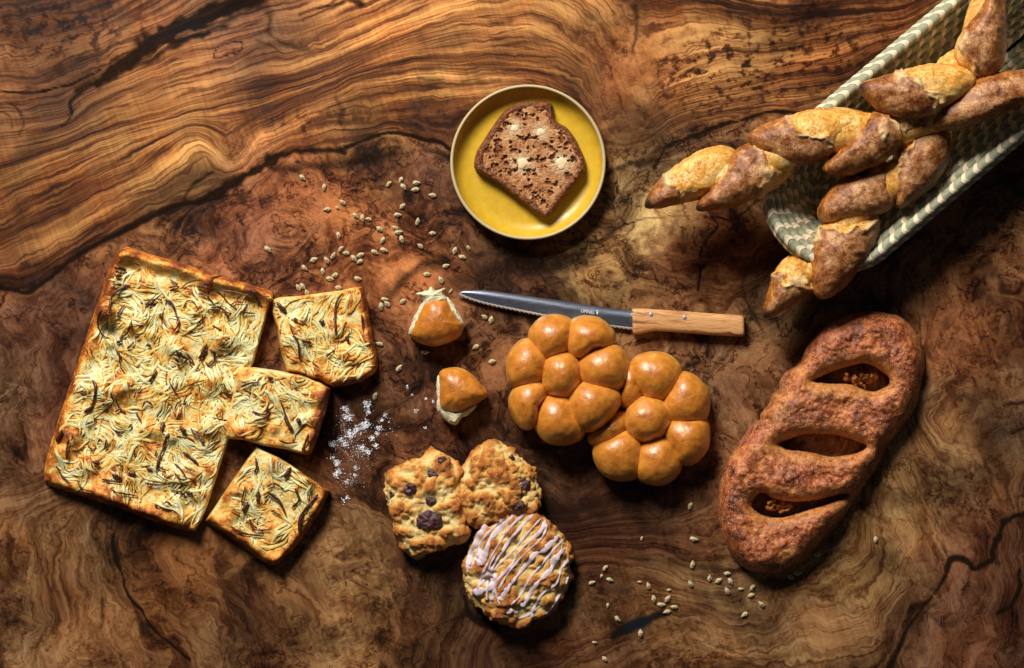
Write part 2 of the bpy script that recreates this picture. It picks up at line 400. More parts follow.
def wood_material():
    s = N('burl_wood')
    p = s.vec('SCALE', s.coord('Object'), sc=1 / (100 * S))        # 1 unit = 100 photo pixels
    u = s.attr('u'); grain_ = s.attr('grain'); dk = s.attr('dark'); cu = s.attr('curl'); bl = s.attr('blue')
    tint_ = s.attr('tint', 'Color')
    w1 = s.vec('SUBTRACT', s.noise(p, 2.6, 3, .55, color=True), (.5, .5, .5))
    w2 = s.vec('SUBTRACT', s.noise(p, 9.0, 3, .6, color=True), (.5, .5, .5))
    pw = s.vec('ADD', p, s.vec('ADD', s.vec('SCALE', w1, sc=.75), s.vec('SCALE', w2, sc=.16)))
    X, Y, _ = s.sep(p)
    w1x, w1y, _ = s.sep(w1); w2x, w2y, _ = s.sep(w2)
    inv = s.sub(1.0, grain_)
    uu = s.add(u, s.add(s.mul(w1x, s.add(.10, s.mul(inv, .75))), s.mul(w2x, s.add(.018, s.mul(inv, .12)))))
    uu = s.add(uu, s.mul(s.mul(w2y, cu), .05))
    def ringn(fr, along, detail, rough=.55):
        return s.noise(s.xyz(s.mul(uu, fr), s.mul(X, along), s.mul(Y, along)), 1, detail, rough)
    r1 = ringn(4.5, .25, 3); r2 = ringn(15, .5, 3, .6); r3 = ringn(48, 1.6, 3, .65)
    # thin dark growth lines: ridges of a noise over u
    rr = ringn(9, .35, 2)
    ridge = s.math('ABSOLUTE', s.sub(s.math('FRACT', s.mul(rr, 7.0)), .5))
    ridge = s.rng(ridge, 0.0, .2, 0, 1, True)
    ring_v = s.add(s.mul(s.rng(r1, .34, .66), .46), s.add(s.mul(s.rng(r2, .3, .7), .34), s.mul(s.rng(r3, .32, .68), .20)))
    ring_v = s.mul(ring_v, s.add(.62, s.mul(ridge, .38)))
    # cross figure
    cf = s.noise(s.xyz(s.mul(uu, 7), s.mul(X, 9), s.mul(Y, 9)), 1, 3, .6)
    ring_v = s.mul(ring_v, s.sub(1.0, s.mul(cu, s.rng(cf, .48, .66, 0, .75, True))))
    # fine ray lines across the grain
    xr = s.noise(s.xyz(s.mul(uu, 2.5), s.mul(s.add(X, s.mul(Y, .35)), 26), 0), 1, 2, .5)
    # burl: large blotches, swirling marbled streaks and fine fleck
    b1 = s.noise(pw, 1.25, 4, .55); b2 = s.noise(pw, 3.4, 5, .6, .5); b3 = s.noise(pw, 26, 3, .6)
    q = s.noise(p, 1.15, 2.5, .5, .35)
    qx = s.add(s.mul(q, .9), s.add(s.mul(u, .30), s.mul(w2x, .02)))
    m1 = s.noise(s.xyz(s.mul(qx, 16), s.mul(X, 1.3), s.mul(Y, 1.3)), 1, 4, .6)
    m2 = s.noise(s.xyz(s.mul(qx, 62), s.mul(X, 4), s.mul(Y, 4)), 1, 4, .65)
    bl1 = s.math('ABSOLUTE', s.sub(s.math('FRACT', s.mul(s.noise(pw, 1.1, 5, .58, .3), 7)), .5))
    bl1 = s.rng(bl1, 0.0, .11, 0, 1, True)
    burl_v = s.add(s.mul(s.rng(b1, .32, .68), .38), s.add(s.mul(s.rng(b2, .3, .7), .16), s.add(s.mul(s.rng(m1, .3, .7), .28), s.mul(s.rng(m2, .3, .7), .18))))
    burl_v = s.mul(burl_v, s.add(.66, s.mul(bl1, .34)))
    burl_v = s.rng(burl_v, .16, .68, 0.0, .80)
    fib = s.noise(s.xyz(s.mul(uu, 34), s.mul(X, 4), s.mul(Y, 4)), 1, 3, .6)
    burl_v = s.mul(burl_v, s.rng(fib, .3, .7, .85, 1.12))
    burl_v = s.mul(burl_v, s.rng(b3, .3, .7, .88, 1.10))
    v = s.add(s.mul(ring_v, grain_), s.mul(burl_v, inv))
    v = s.mul(v, s.rng(xr, .3, .7, .92, 1.08))
    fac = s.ramp(v, [(0, (.03, .022, .02)), (.18, (.10, .07, .058)), (.33, (.38, .29, .24)), (.49, (.86, .82, .76)), (.66, (1.45, 1.60, 1.62)), (.86, (2.0, 2.4, 2.6))])
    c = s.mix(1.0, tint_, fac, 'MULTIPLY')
    big = s.noise(p, .8, 3, .55, .4)
    c = s.mix(1.0, c, s.ramp(big, [(.35, .40), (.48, .84), (.64, 1.22)]), 'MULTIPLY')
    # reddish drift
    hue = s.noise(pw, 1.2, 2, .5)
    c = s.mix(s.rng(hue, .42, .68, 0, .55), c, s.mix(1.0, c, (1.18, .80, .62), 'MULTIPLY'))
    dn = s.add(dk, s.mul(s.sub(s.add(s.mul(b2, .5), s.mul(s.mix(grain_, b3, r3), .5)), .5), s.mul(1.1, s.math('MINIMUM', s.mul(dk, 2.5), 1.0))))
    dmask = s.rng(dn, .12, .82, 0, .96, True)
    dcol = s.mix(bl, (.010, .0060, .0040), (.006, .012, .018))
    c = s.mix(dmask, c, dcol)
    # small pores
    pore = s.voro(s.vec('MULTIPLY', pw, (1, 1, 1)), 26, out='Distance')
    pm = s.mul(s.rng(pore, .05, .14, 1, 0), s.rng(s.noise(p, 3, 2), .58, .7, 0, .6))
    c = s.mix(pm, c, (.012, .008, .006))
    h = s.add(s.mul(v, .5), s.add(s.mul(fib, .25), s.mul(s.sub(1.0, dmask), .3)))
    nb = s.bump(h, .0007, .6)
    ro = s.add(s.rng(b2, .3, .7, .34, .52), s.mul(dmask, .1))
    return s.set(c, ro, nb, spec=s.mul(s.sub(1.0, dmask), .17), coat=s.mul(s.sub(1.0, dmask), .08), coatr=.25)
WOOD = wood_material()
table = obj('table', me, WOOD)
tag(table, 'polished burl wood table top with swirling brown grain and black cracks', 'table')
table['kind'] = 'structure'

# ------------------------------------------------------------------ mesh builders for baked things
def star_dome(outline, z0, H, zmid=.38, nth=96, nph=40, disp=None, flat=.35, power=1.0, cx=None, tilt=(0, 0), smooth=True, plateau=1.0, harm=None):
    """closed rounded body whose plan is `outline` (pixels). z0 = underside height, H = thickness (m).
    returns V, F, attrs (h = 0..1 height on the body, e = 0 centre .. 1 rim)"""
    o = smooth_closed(outline, 8) if smooth else np.asarray(outline, float)
    c = np.array(cx if cx is not None else o.mean(0), float)
    d = o - c; ang = np.unwrap(np.arctan2(d[:, 1], d[:, 0])); r = np.hypot(d[:, 0], d[:, 1])
    if ang[-1] < ang[0]: ang, r = -ang, r; sgn = -1
    else: sgn = 1
    order = np.argsort(ang); ang = ang[order]; r = r[order]
    th = np.linspace(0, 2 * np.pi, nth, endpoint=False)
    R = np.interp(th, np.r_[ang - 2 * np.pi, ang, ang + 2 * np.pi], np.r_[r, r, r])
    if harm is not None:
        f_ = np.fft.rfft(R); f5 = f_.copy(); f_[harm:] = 0; f5[harm + 3:] = 0; R = .5 * np.fft.irfft(f_, nth) + .5 * np.fft.irfft(f5, nth)
    ph = np.linspace(0, np.pi, nph + 2)[1:-1]
    sn = np.sin(ph) ** power
    cs = np.cos(ph)
    top = (1 - zmid) * H; bot = zmid * H
    zz = np.where(cs > 0, bot + top * np.abs(cs) ** plateau, bot - bot * np.minimum(1, np.abs(cs) ** flat))
    TH, SN = np.meshgrid(th, sn)
    RR = R[None, :] * SN
    px = c[0] + RR * np.cos(TH); py = c[1] + sgn * RR * np.sin(TH)
    ZZ = np.repeat(zz[:, None], nth, 1)
    t = tilt[0] * (px - c[0]) + tilt[1] * (py - c[1])          # metres per pixel slope
    z = z0 + ZZ + t
    V = PA(np.stack([px.ravel(), py.ravel()], 1), z.ravel())
    tp = PA([c], z0 + H)[0]; bp = PA([c], z0 + 0.0)[0]
    V = np.vstack([V, tp, bp])
    h = np.r_[(ZZ / H).ravel(), 1, 0]
    e = np.r_[SN.ravel(), 0, 0]
    idx = np.arange(nph * nth).reshape(nph, nth)
    a = idx[:-1]; b = idx[1:]
    F = np.stack([a, b, np.roll(b, -1, 1), np.roll(a, -1, 1)], -1).reshape(-1, 4)
    ti, bi = nph * nth, nph * nth + 1
    Ft = [(ti, idx[0, j], idx[0, (j + 1) % nth]) for j in range(nth)]
    Fb = [(bi, idx[-1, (j + 1) % nth], idx[-1, j]) for j in range(nth)]
    # orientation
    if sgn == 1: F = F[:, ::-1]; Ft = [f[::-1] for f in Ft]; Fb = [f[::-1] for f in Fb]
    Fl = [tuple(x) for x in F.tolist()] + Ft + Fb
    if harm is not None: pass
    if disp is not None:
        nr = vert_normals(V, Fl)
        if (nr * (V - V.mean(0))).sum() < 0: nr = -nr
        V = V + nr * disp(V, nr, h)[:, None]
    return V, Fl, dict(h=h, e=e)

def vert_normals(V, F):
    me = bpy.data.meshes.new('tmp'); me.from_pydata([tuple(v) for v in V.tolist()], [], F); me.update()
    n = np.zeros(len(V) * 3, np.float32); me.vertices.foreach_get('normal', n)
    bpy.data.meshes.remove(me)
    return n.reshape(-1, 3)

def puff(outline, holes, step, topf, zb=0.0, edge_z=0.003, smooth_n=6, warp=None):
    """raised slab: top sheet topf(d, X, Y) (metres) over the polygon, flat underside at zb"""
    o = smooth_closed(outline, smooth_n) if smooth_n else np.asarray(outline, float)
    hs = [smooth_closed(hh, 6) for hh in holes]
    x0, y0 = o.min(0) - 3 * step; x1, y1 = o.max(0) + 3 * step
    xs = np.arange(x0, x1, step); ys = np.arange(y0, y1, step)
    X, Y = np.meshgrid(xs, ys)
    def sdf(X, Y):
        d = seg_dist(X, Y, o, True) * np.where(inside(X, Y, o), 1, -1)
        for hh in hs:
            dh = seg_dist(X, Y, hh, True) * np.where(inside(X, Y, hh), -1, 1)
            d = np.minimum(d, dh)
        return d
    D = sdf(X, Y)
    ins = D > 0
    cell = ins[:-1, :-1] | ins[1:, :-1] | ins[1:, 1:] | ins[:-1, 1:]
    used = np.zeros(D.shape, bool)
    used[:-1, :-1] |= cell; used[1:, :-1] |= cell; used[1:, 1:] |= cell; used[:-1, 1:] |= cell
    gy, gx = np.gradient(D, step)
    out = used & ~ins
    for _ in range(3):
        g = np.hypot(gx, gy) + 1e-6
        X = np.where(out, X - D * gx / g * 1.0, X); Y = np.where(out, Y - D * gy / g * 1.0, Y)
        Dn = sdf(X, Y); D = np.where(out, Dn, D)
    D = np.maximum(D, 0)
    D[out] = 0
    zt = topf(D, X, Y); zt = np.where(D <= 0, zb + edge_z, np.maximum(zt, zb + edge_z))
    idm = -np.ones(D.shape, int); n = used.sum(); idm[used] = np.arange(n)
    cy, cx = np.where(cell)
    F = np.stack([idm[cy, cx], idm[cy + 1, cx], idm[cy + 1, cx + 1], idm[cy, cx + 1]], 1)
    px = np.stack([X[used], Y[used]], 1)
    Vt = PA(px, zt[used]); Vb = PA(px, np.full(n, zb))
    # boundary
    from collections import defaultdict
    E = np.vstack([F[:, [0, 1]], F[:, [1, 2]], F[:, [2, 3]], F[:, [3, 0]]])
    key = np.sort(E, 1); kk = key[:, 0] * (n + 1) + key[:, 1]
    u_, inv, cnt = np.unique(kk, return_inverse=True, return_counts=True)
    be = E[cnt[inv] == 1]
    Fs = np.stack([be[:, 1], be[:, 0], be[:, 0] + n, be[:, 1] + n], 1)
    Fb = F[:, ::-1] + n
    V = np.vstack([Vt, Vb]); F2 = np.vstack([F, Fb, Fs])
    d = np.r_[D[used], D[used] * 0]
    return V, F2, dict(d=d), np.vstack([px, px])

def bvh_of(V, F):
    return BVHTree.FromPolygons([tuple(v) for v in np.asarray(V, float).tolist()], [tuple(int(i) for i in f) for f in F])
def drop(bvh, px, py, zguess=.03, default=0.0):
    """height of the surface along the vertical at pixel (px, py) (two passes for parallax)"""
    z = zguess
    for _ in range(2):
        x, y, _z = P(px, py, z)
        hit = bvh.ray_cast(Vector((x, y, 1.0)), Vector((0, 0, -1)))
        if hit[0] is None: return default
        z = hit[0].z
    return z

def tube(pts, rad, nseg=8, flat=1.0, up=None, close=False, taper=True):
    """pts (n,3) metres, rad (n,) -> V,F,along"""
    pts = np.asarray(pts, float); n = len(pts); rad = np.broadcast_to(np.asarray(rad, float), (n,))
    T = np.gradient(pts, axis=0)
    if close: T = np.roll(pts, -1, 0) - np.roll(pts, 1, 0)
    T /= np.linalg.norm(T, axis=1)[:, None] + 1e-12
    upv = np.array([0, 0, 1.0]) if up is None else np.asarray(up, float)
    B = np.cross(T, upv); B /= np.linalg.norm(B, axis=1)[:, None] + 1e-9
    U_ = np.cross(B, T)
    a = np.linspace(0, 2 * np.pi, nseg, endpoint=False)
    V = pts[:, None] + rad[:, None, None] * (np.cos(a)[None, :, None] * B[:, None] + flat * np.sin(a)[None, :, None] * U_[:, None])
    V = V.reshape(-1, 3)
    idx = np.arange(n * nseg).reshape(n, nseg)
    if close: A_, B_ = idx, np.roll(idx, -1, 0)
    else: A_, B_ = idx[:-1], idx[1:]
    F = np.stack([A_, B_, np.roll(B_, -1, 1), np.roll(A_, -1, 1)], -1).reshape(-1, 4)[:, ::-1]
    F = [tuple(f) for f in F.tolist()]
    if not close:
        F.append(tuple(idx[0][::1].tolist())); F.append(tuple(idx[-1][::-1].tolist()))
    return V, F
class Bag:
    def __init__(s): s.V = []; s.F = []; s.n = 0; s.A = {}
    def add(s, V, F, **at):
        V = np.asarray(V, float); s.V.append(V); s.F += [tuple(int(i) + s.n for i in f) for f in F]
        for k, a in at.items():
            s.A.setdefault(k, []).append(np.broadcast_to(np.asarray(a, float), (len(V),) if np.ndim(a) < 2 else (len(V), 3)))
        s.n += len(V)
    def mesh(s, name, smooth=True):
        return make_mesh(name, np.vstack(s.V), s.F, {k: np.concatenate(a) for k, a in s.A.items()}, smooth)

# ------------------------------------------------------------------ materials
K = 1 / 0.116
def mp(s, k=100):            # object coords scaled: k=100 -> units of 1 cm
    return s.vec('SCALE', s.coord('Object'), sc=k)

def mat_bun():
    s = N('glazed_bun_crust'); p = mp(s)
    h = s.attr('h'); e = s.attr('e')
    n1 = s.noise(p, .9, 3, .55); n2 = s.noise(p, 4, 3, .6); n3 = s.noise(p, 8, 2, .6)
    t = s.add(s.mul(h, .66), s.add(s.mul(s.sub(n1, .5), .9), s.mul(s.sub(n2, .5), .40)))
    c = s.ramp(t, [(.0, lin((242, 210, 146))), (.18, lin((232, 176, 92))), (.36, lin((212, 144, 54))), (.62, lin((194, 118, 36))), (1.0, lin((142, 72, 18)))])
    sp = s.rng(s.noise(p, 11, 2, .5), .62, .72, 0, .3)
    c = s.mix(sp, c, lin((228, 160, 80)))
    wr = s.noise(s.vec('MULTIPLY', p, (1, 2.2, 1)), 3.2, 5, .7, 1.2)
    b = s.bump(s.add(s.mul(n2, .7), s.add(s.mul(n3, .25), s.mul(wr, .8))), .0006, .6)
    return s.set(c, s.rng(n2, .3, .7, .27, .42), b, spec=.55, sss=.10, coat=.45, coatr=.32)
BUN = mat_bun()

def mat_crumb(name='white_crumb', a=(246, 232, 190), b_=(254, 248, 222), d=(226, 192, 128), sc=6.0):
    s = N(name); p = mp(s)
    n1 = s.noise(p, sc, 5, .65); v = s.voro(p, sc * 2.2)
    c = s.ramp(n1, [(.25, lin(d)), (.45, lin(a)), (.7, lin(b_))])
    b = s.bump(s.add(n1, s.mul(v, .5)), .0022, 1.0)
    return s.set(c, .85, b, spec=.1, sss=.3)
CRUMB = mat_crumb()

def mat_fougasse():
    s = N('rustic_crust'); p = mp(s)
    h = s.attr('valley')
    n1 = s.noise(p, .40, 3, .55); n2 = s.noise(p, 1.6, 5, .6); n3 = s.noise(p, 4.5, 3, .65); n4 = s.noise(p, 7.5, 2, .6)
    t = s.add(s.mul(n1, .42), s.add(s.mul(n2, .30), s.add(s.mul(n3, .20), s.mul(n4, .12))))
    c = s.ramp(t, [(.38, lin((58, 24, 14))), (.46, lin((122, 56, 28))), (.54, lin((176, 90, 44))), (.66, lin((222, 146, 78)))])
    c = s.mix(s.mul(h, s.rng(n2, .3, .6, .15, .6)), c, lin((214, 146, 70)))
    fl = s.mul(s.rng(n4, .54, .66), s.rng(n2, .38, .56))
    c = s.mix(s.mul(fl, .75), c, lin((238, 204, 158)))
    dk = s.mul(s.rng(s.noise(p, 3.4, 3, .6), .60, .68, 0, .8), 1.0)
    c = s.mix(dk, c, lin((58, 26, 24)))
    b = s.bump(s.add(s.mul(n3, .5), s.add(s.mul(n4, .8), s.mul(fl, .3))), .0012, .8)
    return s.set(c, s.rng(n3, .35, .65, .26, .50), b, spec=.5)
FOUG = mat_fougasse()

def mat_baguette():
    s = N('baguette_crust'); p = mp(s)
    g = s.attr('gold'); ear = s.attr('ear')
    n1 = s.noise(p, .7, 3, .55); n2 = s.noise(p, 2.6, 4, .6); n3 = s.noise(p, 6, 3, .65); n4 = s.noise(p, 9, 2, .6)
    t = s.add(s.mul(n1, .45), s.add(s.mul(n2, .4), s.mul(n3, .22)))
    brown = s.ramp(t, [(.37, lin((60, 28, 12))), (.46, lin((112, 60, 22))), (.56, lin((160, 96, 38))), (.68, lin((210, 150, 74)))])
    golden = s.ramp(t, [(.36, lin((184, 108, 34))), (.5, lin((222, 156, 62))), (.66, lin((246, 208, 130)))])
    gm = s.rng(s.add(g, s.mul(s.sub(n2, .5), .9)), .40, .60, 0, 1, True)
    c = s.mix(gm, brown, golden)
    c = s.mix(s.mul(ear, .9), c, s.mix(s.rng(n3, .35, .6), lin((226, 180, 112)), lin((246, 222, 170))))
    nz = s.sep(s.t.nodes.new('ShaderNodeNewGeometry').outputs['Normal'])[2]
    fl = s.mul(s.mul(s.rng(n4, .48, .60), s.rng(s.noise(p, .7, 3, .6), .42, .60)), s.rng(nz, .55, .95))
    c = s.mix(s.mul(s.mul(fl, s.sub(1.0, gm)), .52), c, lin((226, 204, 178)))
    tipc = s.attr('tip')
    c = s.mix(tipc, c, lin((40, 22, 20)))
    cr = s.math('ABSOLUTE', s.sub(s.noise(p, 1.6, 4, .6, .8), .5))
    crk = s.mul(s.rng(cr, .0, .014, 1, 0), gm)
    c = s.mix(s.mul(crk, .7), c, lin((140, 84, 34)))
    b = s.bump(s.add(s.mul(n3, .28), s.sub(s.mul(n4, .5), s.mul(crk, .6))), .0013, .8)
    return s.set(c, s.rng(n3, .35, .65, .30, .52), b, spec=.45)
BAG = mat_baguette()

def mat_scone():
    s = N('craggy_scone'); p = mp(s)
    hh = s.attr('peak')
    n1 = s.noise(p, .9, 3, .6); n2 = s.noise(p, 3.5, 4, .65); n3 = s.noise(p, 14, 3, .65)
    t = s.add(s.mul(hh, .42), s.add(s.mul(n1, .30), s.add(s.mul(n2, .26), s.mul(n3, .10))))
    c = s.ramp(t, [(.32, lin((244, 218, 150))), (.46, lin((244, 208, 132))), (.56, lin((236, 178, 92))), (.66, lin((214, 138, 58))), (.80, lin((168, 92, 36)))])
    fl = s.rng(s.noise(p, 7, 2, .6), .62, .7, 0, .65)
    c = s.mix(fl, c, lin((250, 232, 190)))
    dk = s.rng(s.noise(p, 5.2, 2, .5), .70, .76, 0, .7)
    c = s.mix(dk, c, lin((90, 44, 34)))
    b = s.bump(s.add(n2, s.mul(n3, .5)), .0022, 1.0)
    return s.set(c, s.rng(n2, .3, .7, .42, .7), b, spec=.32, sss=.08)
SCONE = mat_scone()

def simple(name, c1, c2, rough=.5, scale=6, bump=.0006, spec=.4, sss=None, metal=None, coat=None):
    s = N(name); p = mp(s); n1 = s.noise(p, scale, 4, .6)
    c = s.mix(s.rng(n1, .35, .65), lin(c1), lin(c2))
    return s.set(c, rough, s.bump(n1, bump, .8), spec=spec, sss=sss, metal=metal, coat=coat)
BERRY = simple('dark_chocolate', (38, 18, 22), (92, 52, 52), .32, 5, .0015, .5)
ICING = simple('pink_icing', (204, 182, 190), (226, 208, 212), .28, 9, .0006, .5, sss=.25)
BUTTER = simple('melted_butter', (214, 184, 140), (240, 218, 178), .3, 9, .0002, .5, sss=.3)
SEED = simple('sunflower_kernel', (150, 132, 96), (212, 196, 158), .55, 30, .0003, .3, sss=.15)
SALT = simple('powdered_sugar', (232, 236, 246), (252, 252, 255), .6, 20, .0004, .4, sss=.3)
BLUEP = simple('blue_paper', (14, 40, 62), (30, 66, 92), .5, 8, .0003, .3)

# ------------------------------------------------------------------ pull-apart buns
def body_disp(seed, a1=.0012, a2=.0004):
    def f(V, n, h):
        return a1 * fbm(V[:, 0] * 55 + seed, V[:, 1] * 55, V[:, 2] * 55, 2) + a2 * fbm(V[:, 0] * 220, V[:, 1] * 220, V[:, 2] * 220 + seed, 2)
    return f
def Z2(s, ox, oy, pts): return [(ox + x / s, oy + y / s) for x, y in pts]
def bun_lobes(root, outs, z0, Hs, centre):
    for i, (o, H) in enumerate(zip(outs, Hs)):
        c = np.mean(o, 0)
        oo = (np.array(o) - c) * (1.05 if i == centre else 1.13) + c
        bc = np.mean(outs[centre], 0)
        if i != centre: oo = oo - (c - bc) * .035
        # tuck the rim of each petal down, swell its middle
        oo = smooth_closed(oo, 8); oo = np.array([oo.mean(0) + (q - oo.mean(0)) for q in oo])
        V, F, A = star_dome(oo, z0 + (.008 if i == centre else 0), H * 1.18, zmid=.40, nth=84, nph=36, disp=body_disp(i * 3.1 + z0 * 100), power=.94, plateau=1.0, harm=3)
        obj('bun_lobe', make_mesh('bun_lobe', V, F, A), BUN, root)
k_ = 3.339
A_l = [Z2(k_, 490, 300, q) for q in [
 [(172,250),(180,205),(215,178),(260,175),(295,200),(303,245),(295,295),(265,320),(215,322),(180,300)],
 [(132,110),(150,75),(200,56),(250,57),(275,70),(268,120),(258,170),(225,180),(195,200),(155,165)],
 [(275,70),(310,55),(360,62),(400,95),(423,140),(400,152),(345,165),(310,195),(270,178),(258,150)],
 [(305,205),(345,168),(395,152),(430,155),(452,185),(457,240),(440,300),(400,300),(340,285),(305,270)],
 [(272,320),(300,285),(345,280),(400,295),(440,310),(425,360),(380,415),(335,440),(300,425),(275,380)],
 [(160,390),(175,345),(205,325),(262,328),(280,385),(320,445),(290,470),(220,478),(175,462),(155,435)],
 [(65,320),(90,290),(150,270),(185,300),(195,320),(165,350),(155,400),(150,438),(105,420),(70,370)],
 [(58,215),(75,165),(115,135),(150,150),(190,195),(175,245),(170,275),(110,285),(72,285),(60,255)],
]]
B_l = [Z2(k_, 490, 300, q) for q in [
 [(452,400),(460,360),(490,332),(530,325),(575,338),(600,370),(598,420),(570,458),(525,475),(480,460),(455,430)],
 [(472,205),(500,185),(550,180),(605,192),(638,225),(630,260),(600,300),(570,332),(530,325),(500,290),(480,250)],
 [(645,240),(690,260),(722,300),(732,350),(725,398),(660,402),(605,400),(580,350),(600,310)],
 [(605,408),(660,402),(725,402),(735,440),(720,500),(690,540),(645,552),(625,510),(585,460)],
 [(515,475),(545,478),(585,460),(615,500),(635,545),(630,585),(580,610),(530,612),(495,595),(495,540)],
 [(440,440),(480,455),(500,490),(500,540),(495,590),(440,600),(380,575),(345,520),(350,490),(390,470)],
 [(320,470),(345,440),(400,400),(440,365),(455,400),(445,440),(400,475),(350,482)],
 [(440,260),(450,215),(470,200),(490,240),(505,290),(495,330),(455,360),(435,340)],
]]
rb = thing('pull_apart_bun', P(653, 418, 0), 'golden flower-shaped bun partly under the other bun, nearer the dark brown slashed loaf', 'bun', 'flower-shaped pull-apart buns')
bun_lobes(rb, B_l, 0.0, [.040, .043, .042, .041, .041, .041, .036, .038], 0)
ra = thing('pull_apart_bun', P(567, 380, 0), 'golden flower-shaped bun overlapping the knife blade and lying on top of its twin', 'bun', 'flower-shaped pull-apart buns')
bun_lobes(ra, A_l, 0.006, [.042, .046, .047, .048, .050, .045, .044, .045], 0)

# torn bun pieces
k_ = 3.93
def torn(label, crust, tears, z0, H, cent):
    r = thing('torn_bun_piece', P(*cent, 0), label, 'bun piece', 'torn pieces of bun')
    V, F, A = star_dome(Z2(k_, 370, 270, crust), z0, H, zmid=.35, nth=110, nph=44, disp=body_disp(cent[0], .0012), power=.8)
    A['h'] = A['h'] * 1.15
    obj('crust', make_mesh('crust', V, F, A), BUN, r)
    for tr, tz, th in tears:
        def dz(V, n, h): return .0024 * fbm(V[:, 0] * 150, V[:, 1] * 150, V[:, 2] * 150, 4, .6)
        V, F, A = star_dome(Z2(k_, 370, 270, tr), tz, th, zmid=.5, nth=90, nph=34, disp=dz, power=.7)
        obj('torn_crumb', make_mesh('torn_crumb', V, F, A), CRUMB, r)
torn('torn bun chunk with ragged white crumb pointing up, left of the knife tip',
     [(158,250),(172,205),(200,145),(225,112),(260,104),(300,108),(328,155),(355,200),(370,218),(355,258),(310,286),(250,298),(190,284)],
     [([(180,93),(205,88),(228,80),(240,66),(258,84),(275,80),(293,68),(296,95),(305,120),(290,145),(225,150),(205,120),(195,103)], .004, .030),
      ([(152,250),(168,205),(195,145),(220,110),(232,130),(212,185),(190,240),(175,262)], .002, .026),
      ([(300,104),(322,125),(350,175),(374,216),(360,222),(330,180),(300,135)], .002, .026)], 0, .042, (436, 318))
torn('glossy torn bun chunk with crumb at its lower edge, the lower of the two chunks',
     [(268,470),(268,430),(275,400),(300,385),(350,384),(400,408),(440,448),(463,490),(438,515),(390,545),(340,566),(300,558),(270,540)],
     [([(262,430),(275,415),(282,470),(280,535),(300,560),(290,572),(268,555),(264,490)], .003, .024),
      ([(266,545),(290,555),(340,560),(395,540),(420,530),(395,562),(362,578),(345,603),(328,608),(300,590),(275,570)], .002, .026)], 0, .043, (462, 394))

# ------------------------------------------------------------------ fougasse (slashed loaf)
k_ = 2.304
def wob_poly(q):
    q = np.array(q); c_ = q.mean(0); q = c_ + (q - c_) * np.array([1.03, 1.14]); q = smooth_closed(q, 3)[::2]; return [(x + 1.2 * float(vnoise(x / 5, y / 5, 1.5)), y + 1.2 * float(vnoise(x / 5, y / 5, 7.5))) for x, y in q]
fo = Z2(k_, 700, 300, [(43,440),(52,395),(78,345),(104,308),(124,284),(138,276),(140,262),(158,240),(168,214),(183,206),(184,188),(198,166),(228,145),(243,112),(264,84),(290,60),(340,35),(400,25),(440,32),(468,42),(500,80),(516,118),(518,150),(512,185),(500,240),(470,290),(430,340),(408,385),(372,440),(330,500),(280,560),(240,600),(190,628),(130,630),(85,603),(55,550),(42,495)])
fh = [wob_poly(Z2(k_, 700, 300, q)) for q in [
 [(262,186),(300,170),(345,157),(385,152),(415,166),(436,186),(415,203),(385,206),(350,192),(300,190)],
 [(188,332),(225,316),(280,312),(335,318),(378,336),(350,352),(300,358),(245,348),(205,344)],
 [(122,474),(142,446),(168,458),(215,466),(270,460),(338,448),(300,468),(235,484),(190,498),(150,492)]]]
def fou_top(d, X, Y):
    r = 21.0
    dho = np.minimum.reduce([seg_dist(X, Y, smooth_closed(q, 6), True) for q in fh])
    do_ = seg_dist(X, Y, smooth_closed(fo, 6), True)
    a_ = np.clip(do_ / r, 0, 1); b_ = np.clip(dho / 15.0, 0, 1)
    t = np.where(d <= 0, 0, 1 - np.sqrt(np.clip((1 - a_) ** 2 + (.8 * (1 - b_)) ** 2, 0, 1)))
    h = .040 * (1 - (1 - t) ** 2.2) ** .55
    h *= 1 + .10 * fbm(X / 28, Y / 28, 3.0, 2)
    h += .0026 * fbm(X / 15, Y / 15, 4.0, 2) * t + .0020 * fbm(X / 8, Y / 8, 1.0, 3) * t + .0013 * fbm(X / 3, Y / 3, 2.0, 3) * t
    # pinched dent at the left waist
    h -= .010 * np.exp(-(((X - 786) / 9) ** 2 + ((Y - 380) / 8) ** 2))
    h -= .007 * np.exp(-(((X - 769) / 6) ** 2 + ((Y - 421) / 6) ** 2))
    return h
V, F, A, px = puff(fo, fh, 1.0, fou_top, 0, .004)
dh = np.minimum.reduce([seg_dist(px[:, 0], px[:, 1], smooth_closed(q, 6), True) for q in fh])
A['valley'] = np.exp(-((dh - 3) / 7) ** 2) + .8 * np.exp(-(((px[:, 0] - 778) / 14) ** 2 + ((px[:, 1] - 405) / 26) ** 2)) + .5 * np.exp(-(((px[:, 0] - 835) / 28) ** 2 + ((px[:, 1] - 392) / 8) ** 2))
rf = thing('slashed_loaf', P(822, 442, 0), 'long reddish brown flatbread loaf with three slashed openings at the right side', 'bread')
obj('crust', make_mesh('crust', V, F, A), FOUG, rf)
CRUMB2 = mat_crumb('toasted_crumb', (190, 120, 60), (225, 165, 95), (110, 56, 28), 7)
rw = np.random.default_rng(8)
